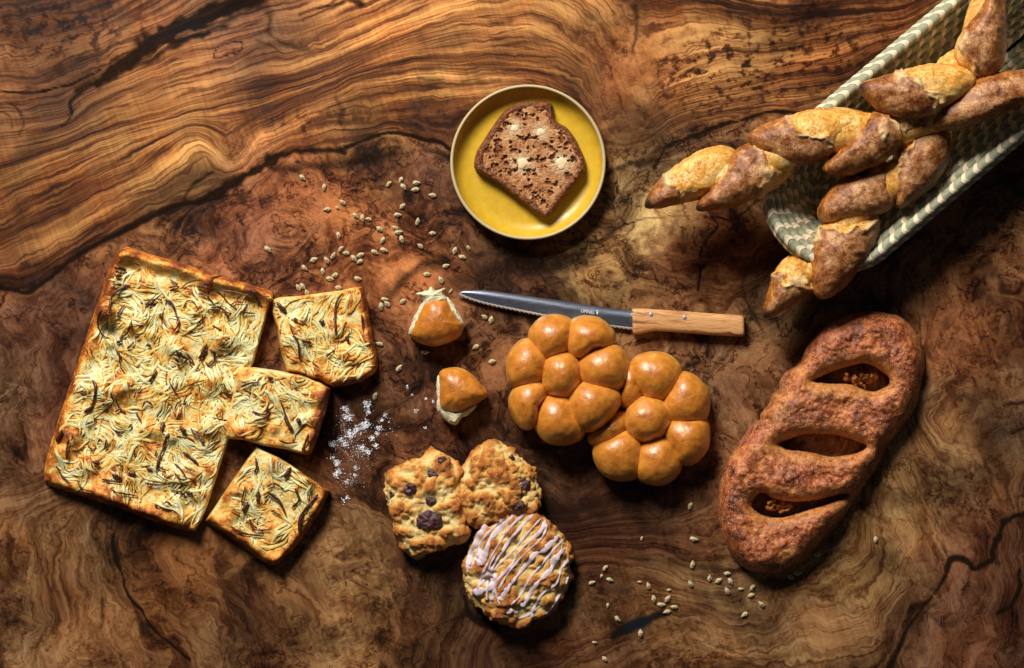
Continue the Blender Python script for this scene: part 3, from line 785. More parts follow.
for (hx, hy, hr, nst) in [(362, 182, 30, 15), (178, 476, 30, 14), (395, 180, 22, 6)]:
    bag = Bag()
    for _ in range(nst):
        a = rw.uniform(0, math.pi); L_ = rw.uniform(10, hr); x, y = hx + rw.normal(0, hr * .35), hy + rw.normal(0, hr * .16)
        q = smooth_open([(x - L_ * math.cos(a) * .6, y - L_ * math.sin(a) * .35), (x + rw.normal(0, 3), y + rw.normal(0, 3)), (x + L_ * math.cos(a) * .6, y + L_ * math.sin(a) * .35)], 7)
        n = len(q); z = rw.uniform(.006, .017) + .004 * np.sin(np.linspace(0, 3.1, n) + rw.uniform(0, 2))
        V, F = tube(PA(Z2(k_, 700, 300, q), z), rw.uniform(.0012, .0030) * (1 + .45 * fbm(np.linspace(0, 5, n) + x, np.zeros(n), np.zeros(n), 2)), 8)
        V = V + .0016 * np.stack([fbm(V[:, 0] * 300 + k, V[:, 1] * 300, V[:, 2] * 300, 2) for k in (0, 9, 21)], 1)
        bag.add(V, F)
    obj('torn_crumb', bag.mesh('torn_crumb'), CRUMB2, rf)

# ------------------------------------------------------------------ scones
def scone(o_px, H, z0, seed, name, label, group='craggy scones', dents=()):
    amp = .0060
    store = {}
    def dz(V, n, h):
        a = fbm(V[:, 0] * 75 + seed, V[:, 1] * 75, V[:, 2] * 75, 2)
        # lumpy cell structure
        q = V * 66 + seed * 2.0
        c = np.abs(fbm(q[:, 0], q[:, 1], q[:, 2], 3, .55))
        c2 = np.abs(fbm(q[:, 0] * 2.6, q[:, 1] * 2.6, q[:, 2] * 2.6 + 7, 2, .5))
        v = a * 1.2 + (c * 1.15 - .22) + (c2 * .40 - .08)
        store['peak'] = np.clip(.5 + v * .9, 0, 1)
        w = sstep(-.02, .25, h) 
        out = amp * v * w
        for (dx, dy, dr, dd) in dents:
            wx_, wy_, _ = P(dx, dy, .03)
            out -= dd * np.exp(-((V[:, 0] - wx_) ** 2 + (V[:, 1] - wy_) ** 2) / (dr * S) ** 2) * (n[:, 2] > 0)
        return out
    V, F, A = star_dome(o_px, z0, H, zmid=.40, nth=260, nph=120, disp=dz, power=.62, plateau=.8, flat=.3)
    A['peak'] = store['peak']
    r = thing(name, P(*np.mean(o_px, 0), 0), label, 'scone', group)
    obj('scone_body', make_mesh('scone_body', V, F, A), SCONE, r)
    return r, bvh_of(V, F)
k_ = 3.182
s1o = Z2(k_, 370, 430, [(45,185),(52,148),(95,115),(150,92),(205,68),(228,66),(255,88),(285,130),(290,200),(302,260),(318,320),(310,350),(260,368),(200,385),(150,403),(115,385),(90,340),(65,270),(48,215)])
s2o = Z2(k_, 370, 430, [(288,190),(290,140),(306,105),(340,70),(370,40),(410,36),(450,65),(490,95),(530,140),(545,190),(535,240),(510,268),(440,275),(390,296),(350,312),(318,290),(292,250)])
s3o = Z2(k_, 370, 430, [(305,420),(325,350),(375,292),(440,258),(490,254),(545,275),(600,320),(630,380),(638,440),(625,500),(590,560),(540,600),(480,624),(430,615),(370,585),(330,545),(302,490)])
dn1 = [(370 + 205 / k_, 430 + 140 / k_, 8, .004), (370 + 192 / k_, 430 + 288 / k_, 10, .004), (370 + 125 / k_, 430 + 190 / k_, 6, .003)]
sc1, b1 = scone(s1o, .036, 0, 3.0, 'scone', 'squarish craggy scone with dark chocolate patches, leftmost of the three scones', dents=dn1)
dn2 = [(370 + 490 / k_, 430 + 178 / k_, 7, .004), (370 + 475 / k_, 430 + 245 / k_, 6, .003)]
sc2, b2 = scone(s2o, .040, 0, 9.0, 'scone', 'pale craggy scone without icing, uppermost of the three scones, touching the squarish one', dents=dn2)
sc3, b3 = scone(s3o, .041, 0, 15.0, 'iced_scone', 'round craggy scone drizzled with stripes of pink icing')
def chunk(root, bv, pts, off=-.0036, H=.0058, name='chocolate_chunk', mat=None, seed=0):
    c = np.mean(pts, 0); pts = [tuple(c + (np.array(q) - c) * 1.12) for q in pts]; z = drop(bv, c[0], c[1])
    def dz(V, n, h): return .0026 * fbm(V[:, 0] * 230 + seed, V[:, 1] * 260, V[:, 2] * 260, 3)
    V, F, A = star_dome(pts, z + off, H, nth=48, nph=22, disp=dz)
    obj(name, make_mesh(name, V, F, A), mat or BERRY, root)
for q in [[(175,135),(200,112),(222,118),(235,150),(215,168),(190,158)], [(150,295),(165,268),(195,260),(222,275),(218,305),(185,315),(158,308)],
          [(108,185),(130,165),(148,172),(145,200),(120,205)], [(180,215),(198,208),(208,225),(195,240),(180,232)], [(215,90),(235,85),(245,100),(228,108)], [(60,200),(78,195),(82,212),(66,215)]]:
    chunk(sc1, b1, Z2(k_, 370, 430, q), seed=q[0][0])
for q in [[(468,175),(480,152),(505,155),(512,178),(495,200),(475,205)], [(455,235),(480,225),(495,242),(475,255),(458,250)], [(440,85),(452,80),(460,95),(445,98)]]:
    chunk(sc2, b2, Z2(k_, 370, 430, q), seed=q[0][0])

# icing ribbons draped over the third scone
def ribbon(bv, line, w0, seed):
    l = smooth_open(line, 10); n = len(l)
    t = np.linspace(0, 1, n)
    w = w0 * (1.18 if w0 > 1.6 else .85) * (1 + .85 * fbm(t * 9 + seed, 0 * t, 0 * t + seed, 2)) * np.minimum(1, np.minimum(t, 1 - t) * 14 + .35)
    z = np.array([drop(bv, x, y) for x, y in l])
    zz = np.convolve(np.pad(z, 2, 'edge'), [.15, .2, .3, .2, .15], 'valid')
    z = np.maximum(z + .0002, zz) + .0006
    return tube(PA(l, z), w * S, 12, flat=.26)
rows = [
 ([(395,270),(352,330),(322,400),(310,450)],3.2), ([(440,262),(405,300),(365,340),(340,395),(322,440)],2.2),
 ([(470,258),(430,300),(385,345),(365,400),(345,430)],3.6), ([(498,262),(455,300),(420,345),(388,400),(362,450),(345,500)],1.7),
 ([(520,268),(475,315),(445,350),(400,420),(370,470),(330,515)],2.0), ([(545,280),(500,330),(455,385),(400,440),(375,480),(372,540)],1.6),
 ([(558,285),(540,325),(480,380),(450,430),(405,480),(390,530),(385,550)],2.2), ([(565,300),(545,345),(490,395),(440,455),(410,505)],1.4),
 ([(600,335),(560,375),(520,400),(480,450),(440,500),(415,540),(420,530)],3.4), ([(615,350),(585,380),(545,430),(510,470),(480,525),(450,555)],1.6),
 ([(622,375),(590,410),(570,450),(530,490),(495,545),(480,560)],3.0), ([(632,410),(610,440),(590,490),(550,520),(520,570),(515,600)],2.2),
 ([(634,440),(622,490),(590,545),(560,585)],1.8), ([(400,395),(380,440),(395,500),(412,555)],1.3), ([(560,290),(556,330)],1.8),
 ([(345,470),(380,455),(400,470),(385,500),(350,512),(325,520)],3.8), ([(440,590),(445,575),(470,582)],3.0), ([(470,600),(500,590),(540,560)],1.4), ([(360,380),(350,400),(342,420)],4.2)]
for i, (q, w_) in enumerate(rows):
    V, F = ribbon(b3, Z2(k_, 370, 430, q), w_ * .72, i * 1.7)
    obj('icing_stripe', make_mesh('icing_stripe', V, F), ICING, sc3)

# ------------------------------------------------------------------ onion focaccia
def mat_foc():
    s = N('focaccia_dough'); p = mp(s)
    br = s.attr('brown')
    n1 = s.noise(p, .8, 3, .55); n2 = s.noise(p, 2.8, 4, .6); n3 = s.noise(p, 13, 3, .6)
    t = s.add(br, s.add(s.mul(s.sub(n1, .5), 1.5), s.add(s.mul(s.sub(n2, .5), 1.0), s.mul(s.sub(n3, .5), .25))))
    c = s.ramp(t, [(.05, lin((226, 216, 162))), (.24, lin((230, 200, 122))), (.40, lin((232, 178, 84))), (.58, lin((212, 134, 44))), (.76, lin((178, 94, 26))), (.95, lin((120, 58, 22)))])
    fl = s.rng(s.noise(p, 9, 3, .6), .64, .72, 0, .5)
    c = s.mix(fl, c, lin((246, 224, 170)))
    b = s.bump(s.add(n2, s.mul(n3, .5)), .0016, .9)
    return s.set(c, s.rng(n2, .3, .7, .30, .52), b, spec=.42, sss=.12)
FOC = mat_foc()
def mat_onion():
    s = N('soft_onion'); p = mp(s)
    br = s.attr('brown'); n2 = s.noise(p, 4, 3, .6)
    t = s.add(br, s.add(s.mul(s.sub(n2, .5), .5), s.mul(s.sub(s.noise(p, .8, 3, .55), .5), 1.5)))
    c = s.ramp(t, [(.02, lin((222, 216, 166))), (.24, lin((220, 198, 120))), (.44, lin((214, 164, 74))), (.62, lin((186, 112, 42))), (.85, lin((92, 44, 24)))])
    return s.set(c, .32, s.bump(n2, .0003, .5), spec=.40, sss=.15)
ONION = mat_onion()
CHAR = simple('charred_onion', (36, 18, 18), (98, 48, 26), .38, 6, .0005, .45)

def foc_piece(root, outline, natural, cut, base, seed, rimline=None, n_clusters=10, margin=6, chars=(), char_name='browned_onion', tilt=(0, 0), z0=0.0, goldspots=(), browns=1.0):
    cutl = [np.array(c, float) for c in cut]; nat = [np.array(c, float) for c in natural]
    rng = np.random.default_rng(seed)
    oarr = np.array(outline, float)
    bx0, by0 = oarr.min(0); bx1, by1 = oarr.max(0)
    area = (bx1 - bx0) * (by1 - by0)
    bubbles = [(rng.uniform(bx0, bx1), rng.uniform(by0, by1), rng.uniform(5, 13), rng.uniform(.0020, .0062)) for _ in range(int(area / 380))]
    bubbles += [(x, y, r, a) for x, y, r, a in goldspots]
    c0 = oarr.mean(0)
    def dist(lines, X, Y):
        d = np.full(X.shape, 1e3)
        for l in lines: d = np.minimum(d, seg_dist(X, Y, l))
        return d
    def height(d, X, Y):
        dn = dist(nat, X, Y) if nat else np.full(X.shape, 1e3)
        dc = dist(cutl, X, Y)
        a = np.clip(np.minimum(dn, d + 100 * (dc < dn)) / 10, 0, 1) if nat else 1
        pn = (1 - (1 - np.clip(dn / 6.0, 0, 1)) ** 2) ** .5
        pc = (1 - (1 - np.clip(dc / 2.2, 0, 1)) ** 2) ** .5
        pd = (1 - (1 - np.clip(d / 2.0, 0, 1)) ** 2) ** .5
        h = base * (1 + .10 * fbm(X / 26, Y / 26, seed, 2))
        for (bx, by, r, am) in bubbles:
            h = h + am * np.exp(-(((X - bx) / r) ** 2 + ((Y - by) / r) ** 2) ** 1.3)
        h = h + .0035 * np.exp(-((dn - 7) / 6) ** 2) + .0010 * fbm(X / 6, Y / 6, seed + 3, 3)
        if rimline is not None:
            dr = seg_dist(X, Y, rimline)
            h = h + .0055 * np.exp(-((dr - 6) / 5.5) ** 2) - .0015 * np.exp(-((dr - 18) / 5) ** 2)
        return h * np.minimum(np.minimum(pn, pc), pd)
    def top(d, X, Y):
        return z0 + height(d, X, Y) + tilt[0] * (X - c0[0]) + tilt[1] * (Y - c0[1])
    V, F, A, px = puff(outline, [], 1.0, top, z0, .006, smooth_n=0)
    X, Y = px[:, 0], px[:, 1]
    dn = dist(nat, X, Y)
    bb = np.zeros(len(X))
    for (bx, by, r, am) in bubbles:
        bb = np.maximum(bb, (am / .0048) * np.exp(-(((X - bx) / (r * .9)) ** 2 + ((Y - by) / (r * .9)) ** 2)))
    brown = .22 + .50 * np.exp(-(dn / 9.0) ** 1.6) + .46 * bb * browns
    if rimline is not None:
        brown = np.maximum(brown, .62 * np.exp(-((seg_dist(X, Y, rimline) - 5) / 8) ** 2))
    side = (A['d'] <= 0) & (dist(cutl, X, Y) < dn)
    brown[side] *= .5
    A['brown'] = brown
    obj('dough', make_mesh('dough', V, F, A), FOC, root)
    bv = bvh_of(V, F)
    # soft pale onion slices in nested arcs
    bag = Bag(); k = 0; tries = 0
    while k < n_clusters and tries < n_clusters * 30:
        tries += 1
        cx, cy = rng.uniform(bx0, bx1), rng.uniform(by0, by1)
        if not inside(np.array([cx]), np.array([cy]), oarr)[0]: continue
        if seg_dist(np.array([cx]), np.array([cy]), oarr, True)[0] < margin: continue
        dnc = min([seg_dist(np.array([cx]), np.array([cy]), l)[0] for l in nat] or [99])
        if dnc < 13 or (rimline is not None and seg_dist(np.array([cx]), np.array([cy]), rimline)[0] < 24): continue
        k += 1
        a0 = rng.uniform(0, 2 * np.pi); curv = rng.uniform(-1, 1) * .055; nn = rng.integers(3, 10); cb = rng.choice([.04, .10, .18, .32])
        for j in range(nn):
            Ls = rng.uniform(12, 46); m = 16
            off = (j - nn / 2) * rng.uniform(1.2, 2.6) + rng.normal(0, 1.2)
            t = np.linspace(-.5, .5, m)
            ang = a0 + rng.normal(0, .22) + curv * Ls * t * rng.uniform(.6, 1.4) + .25 * np.sin(t * 9 + rng.uniform(0, 6))
            dx = np.cumsum(np.cos(ang)) * Ls / m; dy = np.cumsum(np.sin(ang)) * Ls / m
            dx -= dx.mean() + rng.normal(0, 2.5) * math.cos(a0); dy -= dy.mean() + rng.normal(0, 2.5) * math.sin(a0)
            lx = cx + dx - math.sin(a0) * off; ly = cy + dy + math.cos(a0) * off
            ins_ = inside(lx, ly, oarr) & (seg_dist(lx, ly, oarr, True) > 2.2)
            if ins_.sum() < 8: continue
            lx, ly = lx[ins_], ly[ins_]; mm = len(lx)
            z = np.array([drop(bv, a, b, z0 + base, z0 + base * .5) for a, b in zip(lx, ly)])
            tt = np.linspace(0, 1, mm)
            z = z + .0001 + rng.uniform(.0000, .0009) * np.sin(np.pi * tt)
            dkst = rng.random() < .11
            w = (rng.uniform(.45, .95) if dkst else rng.uniform(.5, 1.9)) * S * np.minimum(1, np.minimum(tt, 1 - tt) * 5 + .25)
            Vt, Ft = tube(PA(np.stack([lx, ly], 1), z), w, 6, flat=.26)
            bt = np.repeat(np.maximum(0, (np.abs(tt - .5) * 2) ** 3 * rng.choice([0, .35, .8]) + cb + rng.normal(0, .06) + (rng.uniform(.5, 1.0) if dkst else 0)), 6)
            bag.add(Vt, Ft, brown=bt)
    if bag.n:
        o = obj('onion_topping', bag.mesh('onion_topping'), ONION, root); o['kind'] = 'stuff'
    for i, (l, w) in enumerate(chars):
        q = smooth_open(l, 6); n = len(q); tt = np.linspace(0, 1, n)
        q = q + .35 * np.stack([fbm(tt * 5 + i, 0 * tt, 0 * tt + i, 2), fbm(tt * 5 - i, 0 * tt, 0 * tt + i + 9, 2)], 1)
        z = np.array([drop(bv, a, b, z0 + base, z0 + base * .5) for a, b in q]) + .0032 + .0010 * np.sin(np.pi * tt)
        ww = w * .66 * S * (1 + .35 * fbm(tt * 6 + i, 0 * tt, 0 * tt, 2)) * np.minimum(1, np.minimum(tt, 1 - tt) * 6 + .35)
        Vt, Ft = tube(PA(q, z), ww, 8, flat=.55)
        m_ = make_mesh(char_name, Vt, Ft)
        obj(char_name, m_, CHAR, root)
    return bv

def T(ox, oy, lst, s=6.68):
    return [([(ox + x / s, oy + y / s) for x, y in l], w) for l, w in lst]
chars_main = (
 T(80, 240, [([(230,190),(260,188),(310,205)],2.6),([(235,235),(275,240)],2),([(190,490),(200,430),(215,380),(260,330),(340,300)],1.8),([(225,330),(235,300),(285,300)],1.2),
  ([(250,510),(265,470),(300,430)],1.4),([(150,465),(120,510),(125,590),(160,640),(200,655)],1.1),([(180,600),(185,530),(175,480)],1),([(265,665),(320,610),(345,540)],1.8),([(370,655),(400,635)],2.2),
  ([(435,440),(470,405),(520,395),(550,410)],1.1),([(565,395),(610,420),(640,490),(660,560),(610,630)],1.8),([(320,135),(370,155),(400,175)],1.3),([(600,265),(650,300),(590,320)],1.6)]) +
 T(180, 260, [([(0,195),(60,150),(130,135),(180,155)],1.1),([(195,160),(215,120),(290,105)],1.2),([(270,200),(330,210),(400,225),(460,240)],1.5),([(120,225),(170,235),(225,285)],1.4),([(205,315),(260,315),(300,345),(330,395)],1.7),
  ([(20,330),(45,275),(90,280),(115,320)],1.2),([(145,360),(150,420),(105,450)],1.3),([(335,305),(370,280),(430,285)],1.2),([(470,200),(500,250),(545,300)],2.2),([(490,190),(540,235),(600,245)],1.2),([(400,345),(440,350),(500,360)],1.5),
  ([(215,435),(280,470)],1.2),([(260,590),(300,550)],1.4),([(120,660),(150,620),(180,560)],2.2),([(200,600),(235,620),(235,660)],1.2),([(110,180),(160,180),(230,200)],2.0)]) +
 T(70, 340, [([(150,270),(170,310),(165,380),(140,450),(90,480)],2.4),([(215,430),(260,430)],2),([(270,350),(290,410)],1.4),([(310,20),(350,0)],1.8),([(380,60),(430,10)],1.6),([(530,280),(550,250),(580,200)],2.4),
  ([(425,390),(440,350),(480,310)],1.2),([(480,450),(510,410),(555,440)],1.6),([(440,480),(475,545)],1.8),([(300,480),(340,455)],1.8),([(610,600),(620,550)],2.8),([(390,590),(410,560)],1.6),([(100,565),(160,545)],1.3),
  ([(300,60),(330,100),(330,160)],1.1),([(510,30),(540,40)],2.0),([(70,350),(90,375)],1.6),([(300,605),(340,620)],1.4)]) +
 T(150, 350, [([(170,0),(210,40),(260,65)],2.2),([(330,60),(360,20),(380,0)],2.2),([(370,80),(400,105),(430,70),(425,20),(400,0)],1.7),([(175,90),(200,105)],2),([(130,210),(150,250),(190,310)],1.3),([(470,240),(490,225),(505,250)],1.2),
  ([(165,400),(180,360),(210,340)],1.6),([(230,370),(245,340)],1.2),([(75,540),(90,480)],2.6),([(85,650),(105,600),(125,555)],2.0),([(200,510),(235,555)],3.0),([(270,520),(300,560),(360,580)],1.3),([(345,620),(350,600)],1.8),([(250,240),(300,220),(370,200)],1)]) +
 T(40, 430, [([(110,80),(150,0)],2.6),([(180,200),(180,130),(195,60)],1.7),([(170,125),(240,90)],1.3),([(320,95),(355,150)],1.3),([(430,130),(445,60)],1.2),([(355,215),(400,230)],2.6),([(480,295),(540,330)],3.0),([(590,290),(640,295)],3.2),
  ([(110,240),(150,310),(210,360)],1.2),([(250,335),(280,390),(370,415)],1.3),([(410,330),(500,345),(550,350)],1.5),([(480,400),(530,420),(650,440)],1.2),([(210,70),(220,20)],1.2)]) +
 T(130, 440, [([(175,220),(190,130),(230,40),(245,0)],1.8),([(165,110),(180,70)],1.2),([(105,185),(150,200)],2),([(100,290),(200,300)],1.6),([(295,155),(340,195),(375,245)],1.2),([(300,220),(340,265),(385,260)],1.3),([(335,330),(345,285)],1.2),
  ([(270,335),(340,350),(380,390)],1.3),([(370,345),(420,360)],2.2),([(440,255),(480,215)],1.3),([(355,80),(420,130),(460,165)],2.0),([(470,0),(500,20)],1.6),([(165,435),(190,440)],2)]))
mo = [(122,248),(128,247),(150,254),(175,261),(200,269),(225,277),(250,284),(266,289),(273,292),(273,299),(268,312),(262,333),(255,358),(245,388),(236,415),(228,441),(217,476),(208,504),(201,522),(196,531),(186,531),(165,525),(140,516),(115,507),(90,499),(68,492),(50,486),(45,481),(44,473),(47,455),(55,430),(63,405),(70,385),(76,368),(82,350),(90,325),(98,300),(106,278),(112,262),(116,252)]
rm = thing('onion_focaccia', P(155, 390, 0), 'large rectangular sheet of focaccia covered with pale onions, the biggest piece', 'focaccia')
foc_piece(rm, mo, [mo[20:] + mo[:1], mo[0:9]], [mo[8:20]], .0165, 21, rimline=np.array(mo[0:9]), n_clusters=190, chars=chars_main,
          goldspots=[(150,428,9,.004),(122,425,8,.004),(200,395,7,.003),(176,500,9,.005),(195,495,7,.004),(155,512,8,.004),(95,495,9,.004),(185,518,8,.004),(85,390,7,.004),(150,285,7,.003),(215,300,9,.004),(240,305,8,.003),(130,480,6,.004),(205,478,6,.003)])
q1 = [(271,300),(281,297),(300,296),(321,293),(343,290),(356,287),(362,287),(367,300),(372,328),(377,355),(378,366),(375,373),(362,382),(345,386),(333,387),(318,381),(302,374),(287,371),(281,352),(277,328),(272,312)]
r1 = thing('focaccia_square', P(325, 335, 0), 'cut focaccia square below the seeds, uppermost of the three small squares', 'focaccia', 'cut squares of onion focaccia')
foc_piece(r1, q1, [q1[6:16]], [q1[15:] + q1[:7]], .018, 31, n_clusters=32, margin=4, goldspots=[(360,360,6,.004),(300,350,7,.003),(340,355,7,.003),(350,300,6,.003)],
          chars=T(200, 250, [([(525,165),(505,200),(500,260),(505,320)],1.5),([(345,310),(365,350),(370,410)],1.5),([(285,195),(320,230)],2.6),([(445,260),(460,272)],3),([(350,252),(358,264)],2.2),([(600,240),(605,300)],1.4),
                             ([(470,395),(500,370)],1.4),([(375,335),(415,345)],2),([(540,320),(555,345)],2.2),([(360,455),(400,460)],1.2)], 3.71))
q2 = [(238,366),(254,367),(275,370),(302,375),(320,382),(331,389),(328,404),(323,422),(317,440),(311,454),(307,455),(284,449),(263,446),(244,440),(230,439),(226,436),(226,420),(232,395)]
r2 = thing('focaccia_square', P(280, 410, 0), 'cut focaccia square overlapping the big sheet, middle one of the three small squares', 'focaccia', 'cut squares of onion focaccia')
foc_piece(r2, q2, [q2[5:11]], [q2[10:] + q2[:6]], .023, 41, n_clusters=28, margin=4, z0=.001, goldspots=[(302,398,7,.004),(312,420,7,.004),(300,420,6,.003),(250,440,5,.002)],
          chars=T(190, 400, [([(350,60),(365,90),(380,115)],2.8),([(400,68),(406,86)],3),([(440,125),(428,160),(415,190)],1.7),([(235,80),(285,60),(290,25)],1.5),([(330,150),(360,160),(400,155)],1.3)], 3.7125) +
                T(200, 250, [([(150,510),(180,495),(220,490)],1.6),([(190,600),(240,610),(250,580)],1.3),([(250,470),(270,480)],2.4),([(300,560),(320,620),(330,650)],1.4)], 3.71))
q3 = [(256,446),(268,452),(279,457),(293,466),(308,477),(330,491),(323,507),(309,529),(293,550),(278,565),(272,566),(260,560),(243,546),(222,532),(205,521),(214,508),(230,484),(244,464)]
r3 = thing('focaccia_square', P(268, 508, 0), 'cut focaccia square lying diagonally, lowest of the three small squares', 'focaccia', 'cut squares of onion focaccia')
foc_piece(r3, q3, [q3[5:15]], [q3[14:] + q3[:6]], .019, 51, n_clusters=28, margin=4, goldspots=[(280,535,7,.005),(262,545,6,.003),(228,520,6,.004),(310,490,5,.003),(305,500,6,.003),(235,490,6,.004)],
          chars=T(190, 400, [([(350,290),(375,250)],2.8),([(240,275),(247,245),(245,215)],1.4),([(250,380),(255,340)],2.4),([(195,415),(215,380)],2.6),([(285,340),(330,375),(358,430)],1.7),([(285,325),(310,310),(350,330)],1.3),
                             ([(390,330),(405,370),(380,400)],1.8),([(475,350),(440,390),(410,440),(405,500)],2.6),([(440,440),(410,460)],1.4),([(150,470),(200,495),(280,505)],1.7),([(220,440),(240,480),(300,480)],1.3),([(300,410),(340,430)],1.4),([(455,300),(500,325)],1.6),([(190,385),(205,320)],1.3)], 3.7125))

# ------------------------------------------------------------------ plate and bread slice
def mat_plate():
    s = N('yellow_glaze'); p = mp(s)
    n = s.noise(p, 1.2, 3, .5)
    c = s.mix(s.rng(n, .3, .7), lin((204, 166, 46)), lin((192, 152, 34)))
    return s.set(c, s.rng(n, .3, .7, .28, .40), s.bump(s.noise(p, 3, 2), .0003, .3), spec=.5)
GLAZE = mat_plate()
RIMM = simple('bare_stoneware', (176, 156, 110), (200, 182, 138), .6, 14, .0003, .3)
def lathe(name, prof, mat, parent, c, n=160):
    V = []; m = len(prof)
    for i in range(n):
        a = 2 * math.pi * i / n
        for r, z in prof: V.append((c[0] + r * math.cos(a), c[1] + r * math.sin(a), z))
    F = [(i * m + j, ((i + 1) % n) * m + j, ((i + 1) % n) * m + j + 1, i * m + j + 1) for i in range(n) for j in range(m - 1)]
    return obj(name, make_mesh(name, V, F), mat, parent)
pc = P(528, 162.5, .02); pc = (pc[0], pc[1], 0)
plate = thing('yellow_plate', pc, 'small round yellow plate with a bare beige rim', 'plate')
R_ = 77 * S
ri = [(0.0005, .0060)] + [(R_ * t, .0060) for t in (.2, .4, .6, .74)]
ri += [(R_ * (.74 + .215 * math.sin(a)), .0060 + .0165 * (1 - math.cos(a))) for a in np.linspace(.12, 1.5, 16)]
lathe('glazed_inside', ri, GLAZE, plate, pc)
rp = [(R_ * .955 + .0000, ri[-1][1]), (R_ * .962, .0236), (R_ * .974, .0244), (R_ * .988, .0243), (R_ * .998, .0234), (R_ * 1.0, .022), (R_ * .99, .018), (R_ * .95, .010), (R_ * .82, .003), (R_ * .62, .001), (R_ * .60, .0002), (.0005, .0002)]
lathe('rim', rp, RIMM, plate, pc)

k_ = 3.515
so = Z2(k_, 430, 70, [(155,325),(165,285),(190,245),(215,205),(240,170),(265,140),(295,122),(320,112),(360,109),(400,110),(428,120),(434,145),(438,172),(455,188),(480,202),(510,240),(530,280),(545,318),(545,355),(525,385),(495,420),(462,460),(435,500),(412,518),(390,515),(365,500),(330,470),(290,440),(250,408),(215,385),(180,365),(158,348)])
ic = Z2(k_, 430, 70, [(198,310),(215,270),(240,225),(262,185),(290,155),(330,138),(380,138),(408,150),(415,180),(440,200),(470,215),(498,250),(515,290),(530,325),(530,350),(510,378),(480,410),(448,450),(420,485),(400,498),(380,485),(345,452),(300,418),(255,385),(220,350),(200,335)])
SLZ = .0062
CRUST = simple('dark_bread_crust', (58, 30, 20), (150, 88, 48), .5, 3, .0028, .25)
def mat_slice():
    s = N('brown_bread_crumb'); p = mp(s)
    hl = s.attr('hole'); wt = s.attr('wet')
    n1 = s.noise(p, 1.1, 3, .55); n2 = s.noise(p, 5, 4, .65); n3 = s.noise(p, 16, 3, .6)
    t = s.add(s.mul(n1, .4), s.add(s.mul(n2, .45), s.mul(n3, .2)))
    c = s.ramp(t, [(.38, lin((116, 66, 38))), (.46, lin((168, 106, 62))), (.54, lin((204, 144, 92))), (.66, lin((236, 192, 140)))])
    c = s.mix(s.mul(hl, .85), c, lin((78, 42, 26)))
    c = s.mix(wt, c, lin((240, 214, 172)))
    b = s.bump(s.add(n2, s.mul(n3, .6)), .0022, 1.0)
    return s.set(c, s.rng(wt, 0, 1, .7, .35), b, spec=.3, sss=.1)
SLICE = mat_slice()
spots = [(430 + x / k_, 70 + y / k_, r) for x, y, r in [(297,205,5.5),(388,218,6),(325,328,7.5),(462,328,8)]]
rs = thing('bread_slice', P(530, 158, .006), 'slice of brown bread with melted butter dots lying on the yellow plate', 'bread slice')
def cr_top(d, X, Y):
    t = np.clip(d / 3.5, 0, 1)
    h = .0165 * (1 - (1 - t) ** 2) ** .5
    h = h + .0012 * fbm(X / 5, Y / 5, 2, 3) - .0035 * sstep(5, 11, d)
    return SLZ + h
V, F, A, px = puff(so, [], .9, cr_top, SLZ, .004)
obj('crust', make_mesh('crust', V, F, A), CRUST, rs)
rg = np.random.default_rng(4)
holes = []
for _ in range(55):
    x, y = rg.uniform(484, 582), rg.uniform(108, 212)
    if any(math.hypot(x - a, y - b_) < r + 1 for a, b_, r in spots): continue
    holes.append((x, y, rg.uniform(.7, 2.4), rg.uniform(.4, 1.6), rg.uniform(0, 3.14)))
holes += [(430 + x / k_, 70 + y / k_, r, a, 0.3) for x, y, r, a in [(488,378,4.2,1.0),(408,262,3.0,.9),(430,280,2.6,.9),(415,398,3,.8),(440,405,2.2,.8),(398,318,2.8,.7),(310,160,3,1),(243,250,2.8,.8),(340,415,2.6,.9)]]
def sl_fields(X, Y):
    H = np.zeros(X.shape)
    for x, y, r, a, th in holes:
        dx = (X - x) * math.cos(th) + (Y - y) * math.sin(th); dy = -(X - x) * math.sin(th) + (Y - y) * math.cos(th)
        H = np.maximum(H, np.exp(-((dx / r) ** 2 + (dy / (r * a * .75)) ** 2 + .8 * fbm(X / 2.2, Y / 2.2, x, 2)).clip(0, 99) ** 1.5) )
    H = np.where(H > .98, 0.98, H); rough_ = sstep(.16, .46, -fbm(X / 4.6, Y / 4.6, 9, 3))
    return np.clip(np.maximum(H * (H > .05), .75 * rough_), 0, 1)
def crumb_top(d, X, Y):
    H = sl_fields(X, Y)
    return SLZ + .0160 * (1 - (1 - np.clip(d / 2.5, 0, 1)) ** 2) ** .5 + .0010 * fbm(X / 3.5, Y / 3.5, 4, 3) - .0048 * H
ic = [tuple(np.array(q) + .5 * (np.array(so)[np.hypot(*(np.array(so) - q).T).argmin()] - q)) for q in ic]
V, F, A, px = puff(ic, [], .6, crumb_top, SLZ + .001, .010)
A['hole'] = sl_fields(px[:, 0], px[:, 1])
wet = np.zeros(len(px))
for x, y, r in spots:
    dd = np.hypot(px[:, 0] - x, px[:, 1] - y) + 1.3 * fbm(px[:, 0] / 3, px[:, 1] / 3, 7, 2)
    wet = np.maximum(wet, .95 * np.exp(-(dd / (r * 1.2)) ** 2))
A['wet'] = wet
obj('crumb', make_mesh('crumb', V, F, A), SLICE, rs)
bvs = bvh_of(V, F)
